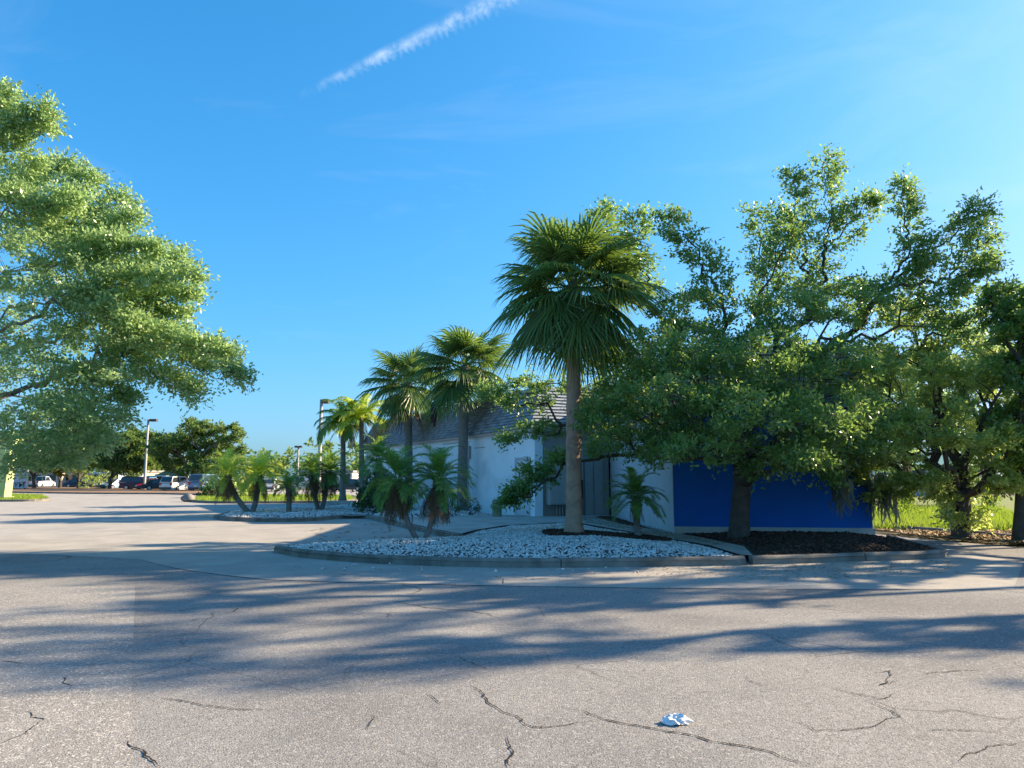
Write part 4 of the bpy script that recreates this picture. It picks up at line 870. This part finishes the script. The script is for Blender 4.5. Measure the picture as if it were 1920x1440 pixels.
for i, (bx, by, cx, top, bot, rx, m, lab) in enumerate(ft):
    b0 = P(bx, by); Y = b0.y; b0.z = .1
    cy = (top + bot) / 2; ry = (bot - top) / 2; spec = []
    for q_ in range(20):
        a = q_ * 2.39996; r_ = .82 * math.sqrt((q_ + .5) / 20); spec.append((cx + math.cos(a) * rx * r_, cy + math.sin(a) * ry * r_ - 1, rx * .36, ry * .36, Y + random.uniform(-2.5, 2.5), 1.8, 22))
    tree('parking_oak', lab, b0, bentline(b0, PD(bx + (cx - bx) * .3, bot - 2, Y), 4, .04), blobs(spec), .2, m, twigs=5, per=8, lsize=.36, tl=.85, step=1.0, thin=6, group='oaks in the far parking lot', barkm='bark_pale' if i > 3 else 'bark')
# wood along the horizon
q = []; 
for i in range(1500):
    x = RNG.uniform(-190, 150); y = RNG.uniform(150, 180); top = 5.5 + 2.2 * math.sin(x * .11) + 1.6 * math.sin(x * .31 + 1) + 1.0 * math.sin(x * .83); q.append((x, y, RNG.uniform(.2, 1) ** .7 * max(2.5, top)))
q = np.array(q); d = RNG.normal(0, 1, q.shape); me, _ = leaf_mesh('distant_wood', q, d / np.linalg.norm(d, axis=1, keepdims=True), 3, 9, 1.0, 2.4, .3, .7)
tag(link('distant_wood', me, 'far_leaf'), 'low green belt of distant trees along the horizon', 'woods', kind='stuff')

def lamp(label, base, top, r, arm, head, two=False):
    root = empty('lamp_post', base, 0, label, 'lamp post'); h = top.z - base.z
    MB().tube([(0, 0, 0), (0, 0, .6), (0, 0, h)], [r * 1.25, r * 1.2, r * .85], 12).build('pole', 'pole_paint', root, smooth=True)
    MB().tube([(0, 0, 0), (0, 0, .5)], r * 2.2, 14).build('footing', 'concrete', root)
    for s_ in ((-1, 1) if two else (1,)):
        MB().tube([(0, 0, h - .2), (s_ * arm, 0, h - .1)], .05, 6).build('arm', 'lamp_bronze', root)
        x0 = s_ * arm; x1 = s_ * (arm + head[0]); hd = MB(); hd.box((min(x0, x1), -head[1] / 2, h - head[2]), (max(x0, x1), head[1] / 2, h + .02)); hd = hd.build('lamp_head', 'lamp_bronze', root, bevel=.04)
        MB().box((min(x0, x1) + .06, -head[1] / 2 + .06, h - head[2] - .02), (max(x0, x1) - .06, head[1] / 2 - .06, h - head[2] + .01)).build('lens', 'lens', hd)
l1 = P(597, 927); lamp('tall pale lamp post with a brown box head behind the date palms', l1, PD(604, 749, l1.y), .17, .08, (.62, .5, .4))
l2 = P(270, 919); lamp('lamp post rising above the far oaks by the red car', l2, PD(278, 786, l2.y), .15, .2, (.95, .5, .3))
l3 = P(557, 911.5); lamp('small distant lamp post with a twin head above the wood', l3, PD(557, 836, l3.y), .2, .12, (.6, .6, .35), True)

# pale green pylon and the sign board
py0 = P(-10, 934, .1); py_ = empty('sign_pylon', py0, 0, 'pale green sign pylon standing on the clipped grass', 'pylon')
k = py0.y / F_PX
MB().add([(-60 * k, -.3, 0), (22 * k, -.3, 0), (22 * k, .5, 0), (-60 * k, .5, 0), (-60 * k, -.3, 4.6), (28 * k, -.3, 4.6), (28 * k, .5, 4.6), (-60 * k, .5, 4.6)], [(0, 1, 5, 4), (1, 2, 6, 5), (2, 3, 7, 6), (3, 0, 4, 7), (4, 5, 6, 7)]).build('shaft', 'pylon', py_)
MB().box((-62 * k, -.36, 4.6), (31 * k, .56, 4.8)).build('cap', 'pylon', py_)
MB().box((-64 * k, -.4, 0), (25 * k, .6, .12)).build('footing', 'concrete', py_)
sg = P(30, 917, .1); SY = sg.y - 3; k = SY / F_PX
sign = empty('sign_board', (PD(30, 917, SY).x, SY, 0), 0, 'white sign board reading GYM in black beside the pale green pylon', 'sign')
def sx(px): return (px - 30) * k
def szz(py): return PD(30, py, SY).z
MB().box((sx(4), 0, szz(915)), (sx(48.5), .3, szz(878))).build('panel', 'sign_white', sign)
for px in (8, 44): MB().box((sx(px), .05, -.01), (sx(px + 2), .25, szz(915))).build('leg', 'dark_metal', sign)
MB().box((sx(3.5), -.03, szz(892)), (sx(48.8), -.002, szz(891))).build('divider', 'sign_black', sign)
MB().box((sx(3.5), -.03, szz(905)), (sx(40), -.002, szz(904.3))).build('divider', 'sign_black', sign)
MB().box((sx(41), -.03, szz(906)), (sx(47), -.002, szz(903))).build('red_mark', 'sign_red', sign)
for px in (25, 27.5, 31, 37, 39, 42): MB().box((sx(px), -.02, szz(886 + random.uniform(-1, 1))), (sx(px + 1.3), -.002, szz(883))).build('letter', 'sign_black', sign)
for px in (23, 25, 27): MB().box((sx(px), -.02, szz(897.5)), (sx(px + 1.5), -.002, szz(895))).build('letter', 'sign_black', sign)
for ch, pa, pb_ in (('G', 15, 24.5), ('Y', 25, 34), ('M', 35, 45)):
    fc = bpy.data.curves.new('letter', 'FONT'); fc.body = ch; fc.size = 1.15; fc.offset = .025; fo = bpy.data.objects.new('letter_tmp', fc); COL.objects.link(fo)
    bpy.context.view_layer.update(); tm = bpy.data.meshes.new_from_object(fo.evaluated_get(bpy.context.evaluated_depsgraph_get())); bpy.data.objects.remove(fo)
    xs = [v.co.x for v in tm.vertices]; ys = [v.co.y for v in tm.vertices]; W_ = sx(pb_) - sx(pa); H_ = szz(905.8) - szz(913.2)
    for v in tm.vertices: v.co = Vector((sx(pa) + (v.co.x - min(xs)) / (max(xs) - min(xs)) * W_, -.012, szz(913.2) + (v.co.y - min(ys)) / (max(ys) - min(ys)) * H_))
    tm.materials.clear(); link('letter', tm, 'sign_black', sign)

# far buildings
def far_house(name, label, px0, px1, pyt, Y, depth, wm, rm, rise, wins=3):
    a, b = PD(px0, pyt, Y), PD(px1, pyt, Y); w_ = b.x - a.x; h = a.z; root = empty(name, (a.x, Y, 0), 0, label, 'building')
    MB().box((0, 0, -.02), (w_, depth, h)).build('wall', wm, root)
    if rise > 0: MB().add([(-.5, -.6, h), (w_ + .5, -.6, h), (w_ + .5, depth + .6, h), (-.5, depth + .6, h), (w_ / 2, -.6, h + rise), (w_ / 2, depth + .6, h + rise)], [(0, 1, 4), (1, 2, 5, 4), (2, 3, 5), (3, 0, 4, 5), (0, 3, 2, 1)]).build('roof', rm, root)
    else: MB().box((-.2, -.2, h), (w_ + .2, depth + .2, h + .35)).build('roof', rm, root)
    for i in range(wins): 
        x = w_ * (i + .5) / wins; f = MB(); f.box((x - .9, -.05, 1.0), (x + .9, -.002, 2.3)); f = f.build('window', 'plate', root)
        MB().box((x - .8, -.07, 1.1), (x + .8, -.052, 2.2)).build('pane', 'glass', f)
    return root
far_house('far_building', 'beige far building with a teal roof behind the sign board', 55, 112, 884, 132, 10, 'beige_wall', 'teal_roof', 1.8, 2)
far_house('far_building', 'low teal far building between the far oak trunks', 113, 186, 889, 134, 10, 'teal_wall', 'lightblue_wall', 0, 4)
far_house('far_building', 'light blue far building with a dark band behind the yellow bush', 187, 222, 884, 128, 9, 'lightblue_wall', 'green_roof', 0, 2)
far_house('far_building', 'beige far building behind the pale blue car', 224, 262, 885, 136, 9, 'beige_wall', 'roof_flat', 0, 2)
far_house('far_building', 'far hall with a dark green gabled roof behind the black sedan', 292, 340, 894, 138, 5, 'teal_wall', 'green_roof', 1.3, 3)
far_house('far_building', 'low white far building glimpsed behind the date palms', 560, 660, 886, 120, 10, 'plate', 'roof_flat', 0, 4)

# ------------------------------------------------------------------ parked cars
def car(label, base, rz, color, kind='sedan', rootname=None):
    S = {'sedan': (4.7, 1.8, 1.45), 'suv': (4.7, 1.9, 1.75), 'van': (5.2, 2.0, 2.0), 'pickup': (5.6, 1.95, 1.85)}[kind]; L_, W_, H_ = S
    root = empty(rootname or {'sedan': 'parked_car', 'suv': 'parked_suv', 'van': 'parked_van', 'pickup': 'parked_pickup'}[kind], base, rz, label, {'sedan': 'car', 'suv': 'car', 'van': 'van', 'pickup': 'truck'}[kind], 'cars parked in the far lot')
    pm = 'paint_' + label.replace(' ', '_')[:24]
    paint(pm, color); hl = L_ / 2; belt = H_ * .58; g = .22
    def loft(name, secs, m, parent, bev=0):            # secs: (x, halfwidth, z0, z1)
        V = []; F = []
        for x, hw, z0, z1 in secs: V += [(x, -hw, z0), (x, -hw * 1.0, (z0 + z1) / 2), (x, -hw * .9, z1), (x, hw * .9, z1), (x, hw, (z0 + z1) / 2), (x, hw, z0)]
        for i in range(len(secs) - 1):
            for j in range(6): k_ = (j + 1) % 6; F.append((i * 6 + j, i * 6 + k_, (i + 1) * 6 + k_, (i + 1) * 6 + j))
        F += [tuple(range(5, -1, -1)), tuple((len(secs) - 1) * 6 + j for j in range(6))]
        F = [tuple(reversed(f)) for f in F]; me = py_mesh(name, V, F); bm = bmesh.new(); bm.from_mesh(me); bmesh.ops.recalc_face_normals(bm, faces=bm.faces); bm.to_mesh(me); bm.free()
        return link(name, me, m, parent)
    w2 = W_ / 2
    hood = belt * .93
    body = loft('body', [(-hl, w2 * .82, .38, belt * .80), (-hl + .12, w2 * .95, g, belt * .93), (-hl * .5, w2, g, belt), (0, w2, g, belt), (hl * .38, w2, g, belt), (hl * .75, w2 * .98, g, hood * .93), (hl - .15, w2 * .9, g, hood * .84), (hl, w2 * .75, .35, hood * .66)], pm, root)
    cab = {'sedan': (-hl * .82, -hl * .42, hl * .12, hl * .5), 'suv': (-hl * .97, -hl * .86, hl * .12, hl * .46), 'van': (-hl * .97, -hl * .92, hl * .35, hl * .68), 'pickup': (-hl * .18, -hl * .1, hl * .25, hl * .52)}[kind]
    loft('cabin', [(cab[0], w2 * .88, belt - .01, belt + .02), (cab[1], w2 * .80, belt - .01, H_ - .03), ((cab[1] + cab[2]) / 2, w2 * .80, belt - .01, H_), (cab[2], w2 * .80, belt - .01, H_ - .03), (cab[3], w2 * .88, belt - .01, belt + .02)], pm, root)
    for s_ in (-1, 1):                                  # side windows
        xs = [(cab[0] * .9 + cab[1] * .1, cab[1] + .05, cab[1] + (cab[2] - cab[1]) * .48), (None, cab[1] + (cab[2] - cab[1]) * .53, cab[2] - .05)]
        for q, (lo_, a, b) in enumerate(xs):
            y0, y1 = s_ * (w2 * .83 + .035), s_ * (w2 * .745 + .035); z0, z1 = belt + .06, H_ - .12
            xa = a - (.25 if q == 0 and kind != 'van' else 0); xb = b + (.28 if q == 1 else 0)
            f = [(0, 1, 2, 3)]; v = [(xa, y0, z0), (xb, y0, z0), (b, y1, z1), (a, y1, z1)]
            MB().add(v + [(x, y - s_ * .05, z) for x, y, z in v], [(0, 1, 2, 3), (7, 6, 5, 4), (0, 4, 5, 1), (1, 5, 6, 2), (2, 6, 7, 3), (3, 7, 4, 0)]).build('side_window', 'glass', root)
        MB().box((hl * .3, min(s_ * w2, s_ * (w2 + .16)), belt - .02), (hl * .36, max(s_ * w2, s_ * (w2 + .16)), belt + .12)).build('mirror', pm, root)
        MB().box((hl - .14, min(s_ * w2 * .5, s_ * w2 * .8), hood * .62), (hl + .005, max(s_ * w2 * .5, s_ * w2 * .8), hood * .76)).build('headlight', 'headlight', root)
        MB().box((-hl - .012, min(s_ * w2 * .6, s_ * w2 * .86), belt * .68), (-hl + .1, max(s_ * w2 * .6, s_ * w2 * .86), belt * (.86 if kind == 'sedan' else .95))).build('taillight', 'taillight', root)
    for (xa, xb, nm) in ((cab[3], cab[2], 'windshield'), (cab[0], cab[1], 'rear_window')):
        s_ = 1 if xa > 0 or nm == 'windshield' else -1; t0, t1 = .12, .9
        p0, p1 = Vector((xa, 0, belt)), Vector((xb, 0, H_ - .03)); nn = Vector((p1.z - p0.z, 0, -(p1.x - p0.x))).normalized(); nn = nn if nn.x * s_ > 0 else -nn
        a, b = p0.lerp(p1, t0) + nn * .06, p0.lerp(p1, t1) + nn * .05; V = [a + Vector((0, -w2 * .74, 0)), a + Vector((0, w2 * .74, 0)), b + Vector((0, w2 * .66, 0)), b + Vector((0, -w2 * .66, 0))]
        MB().add(V + [v - nn * .05 for v in V], [(0, 1, 2, 3), (7, 6, 5, 4), (0, 4, 5, 1), (1, 5, 6, 2), (2, 6, 7, 3), (3, 7, 4, 0)]).build(nm, 'glass', root)
    MB().box((-hl - .03, -w2 * .85, .3), (-hl + .06, w2 * .85, .5)).build('bumper', 'dark_metal', root); MB().box((-hl - .02, -.16, .58), (-hl + .03, .16, .72)).build('licence_plate', 'plate', root)
    MB().box((hl - .05, -w2 * .8, .28), (hl + .035, w2 * .8, .46)).build('bumper', 'dark_metal', root); MB().box((hl - .08, -w2 * .42, .5), (hl + .01, w2 * .42, .64)).build('grille', 'dark_metal', root)
    if kind == 'pickup': MB().box((-hl * .93, -w2 * .8, belt + .001), (-hl * .22, w2 * .8, belt + .012)).build('bed_cover', 'dark_metal', root)
    for x in (-hl * .6, hl * .62):
        for s_ in (-1, 1):
            wh = MB(); wh.tube([(x, s_ * (w2 - .22), .33), (x, s_ * (w2 + .015), .33)], .33, 16); wh = wh.build('wheel', 'tyre', root); MB().tube([(x, s_ * (w2 - .1), .33), (x, s_ * (w2 + .025), .33)], .2, 12).build('rim', 'rim', wh)
    return root
def spot(px, py): p = P(px, py); p.z = 0; return p
CARS = [(78, 914, 95, (.55, .55, .56), 'pickup', 'white pickup truck parked before the beige far building'), (150, 914.5, 8, (.02, .03, .08), 'sedan', 'dark blue sedan parked side-on behind the yellow-green far oak'),
        (218, 917, 250, (.25, .42, .55), 'sedan', 'pale blue car parked nose out beside the round yellow bush'), (240, 915, 180, (.7, .7, .7), 'sedan', 'white sedan half hidden behind the pale blue car'),
        (262, 918.5, 10, (.08, .012, .02), 'suv', 'dark maroon hatchback parked behind the far oak trunk'), (284, 918.5, 260, (.45, .02, .02), 'sedan', 'bright red car parked next to the maroon hatchback'),
        (283, 913.5, 90, (.12, .28, .45), 'suv', 'mid blue sport utility parked behind the red car'), (303, 913, 5, (.75, .75, .73), 'van', 'white cargo van parked behind the black sedan'),
        (303, 919.5, 25, (.012, .013, .018), 'sedan', 'black sedan parked beside the white sport utility'), (334, 921, 78, (.70, .68, .63), 'suv', 'white sport utility parked with its rear window to the lot'),
        (360, 919, 70, (.5, .5, .52), 'suv', 'silver sport utility with red tail lights beside the white one'), (387, 921.5, 85, (.16, .27, .38), 'van', 'blue van parked under the wide round-headed oak'),
        (506, 921.5, 100, (.52, .53, .55), 'sedan', 'silver car parked behind the bright date palm'), (566, 919, 10, (.6, .62, .6), 'suv', 'pale grey sport utility seen between the clustered date palms'), (655, 921.5, 170, (.03, .03, .04), 'sedan', 'dark sedan seen between the queen palm trunks')]
for px, py, a, c, kd, lab in CARS: car(lab, spot(px, py), R(a), c, kd)

# ------------------------------------------------------------------ small things on the ground
def crumple(label, p, s, name='crumpled_paper'):
    bm = bmesh.new(); bmesh.ops.create_icosphere(bm, subdivisions=3, radius=1)
    for v in bm.verts:
        d = v.co.normalized(); r_ = 1 + .28 * math.sin(d.x * 7 + d.y * 5) * math.cos(d.z * 6 + d.x * 3) + .12 * math.sin(d.y * 17 + d.z * 13) + random.uniform(-.10, .10)
        v.co = Vector((d.x * r_ * s[0], d.y * r_ * s[1], max(-.25, d.z) * r_ * s[2] + s[2] * .28))
    me = bpy.data.meshes.new(name); bm.to_mesh(me); bm.free(); return tag(link(name, me, 'paper', loc=p + Vector((0, 0, .006))), label, 'litter')
crumple('crumpled white paper lying on the sunlit asphalt', P(1268, 1356), (.08, .055, .034))
lit = []
def litter(name, poly, n, size, label, z=.011):
    q = scatter(poly, n); a = RNG.uniform(0, 6.28, n); s_ = RNG.uniform(size[0], size[1], n); c, sn = np.cos(a) * s_, np.sin(a) * s_; zz = np.full(n, z)
    V = np.stack([np.stack([q[:, 0] - c, q[:, 1] - sn, zz], 1), np.stack([q[:, 0] - sn * .4, q[:, 1] + c * .4, zz + .008], 1), np.stack([q[:, 0] + c, q[:, 1] + sn, zz + RNG.uniform(0, .012, n)], 1), np.stack([q[:, 0] + sn * .4, q[:, 1] - c * .4, zz + .002], 1)], 1).reshape(-1, 3)
    return tag(link(name, np_mesh(name, V, np.arange(4 * n).reshape(-1, 4)), 'litter'), label, 'litter', kind='stuff')
litter('leaf_litter', pw([(1180, 1066), (1780, 1052), (1800, 1075), (1500, 1090), (1200, 1084)]), 900, (.012, .035), 'fallen leaves scattered along the front of the mulch kerb')
litter('leaf_litter', pw([(520, 1060), (1200, 1068), (1300, 1120), (600, 1110)]), 160, (.012, .03), 'few fallen leaves along the long front kerb')
litter('leaf_litter', pw([(560, 990), (700, 982), (830, 1008), (600, 1014)]), 60, (.05, .13), 'dry leaf scraps lying on the shaded parking stall', .013)
litter('leaf_litter', [Vector((2.0, 26.8, 0)), Vector((3.3, 26.8, 0)), Vector((4.3, 18.2, 0)), Vector((4.6, 15.8, 0)), Vector((4.2, 15.8, 0)), Vector((3.6, 18.1, 0)), Vector((2.2, 24, 0))], 1800, (.02, .05), 'brown leaves covering the narrow path to the recess', .135)
tag(stones('stray_stones', pw([(600, 1056), (1250, 1068), (1250, 1078), (600, 1068)]), 26, (.015, .035), lambda q: np.full(len(q), .012), 'gravel'), 'few white stones strayed onto the asphalt before the kerb', 'gravel', kind='stuff')

litter('leaf_litter', [p for p in gravel_poly], 0 + 900, (.015, .04), 'dead leaves strewn over the white stones', .0)
lo_ = bpy.data.objects[[o.name for o in bpy.data.objects if o.name.startswith('leaf_litter')][-1]]
n_ = len(lo_.data.vertices); co = np.zeros(n_ * 3, np.float32); lo_.data.vertices.foreach_get('co', co); co = co.reshape(-1, 3); cen = np.repeat(co.reshape(-1, 4, 3).mean(1), 4, 0)
co[:, 2] += bed_z(cen[:, :2], gravel_poly, .10, .13, 2.2) + .045; lo_.data.vertices.foreach_set('co', co.ravel()); lo_.data.update()
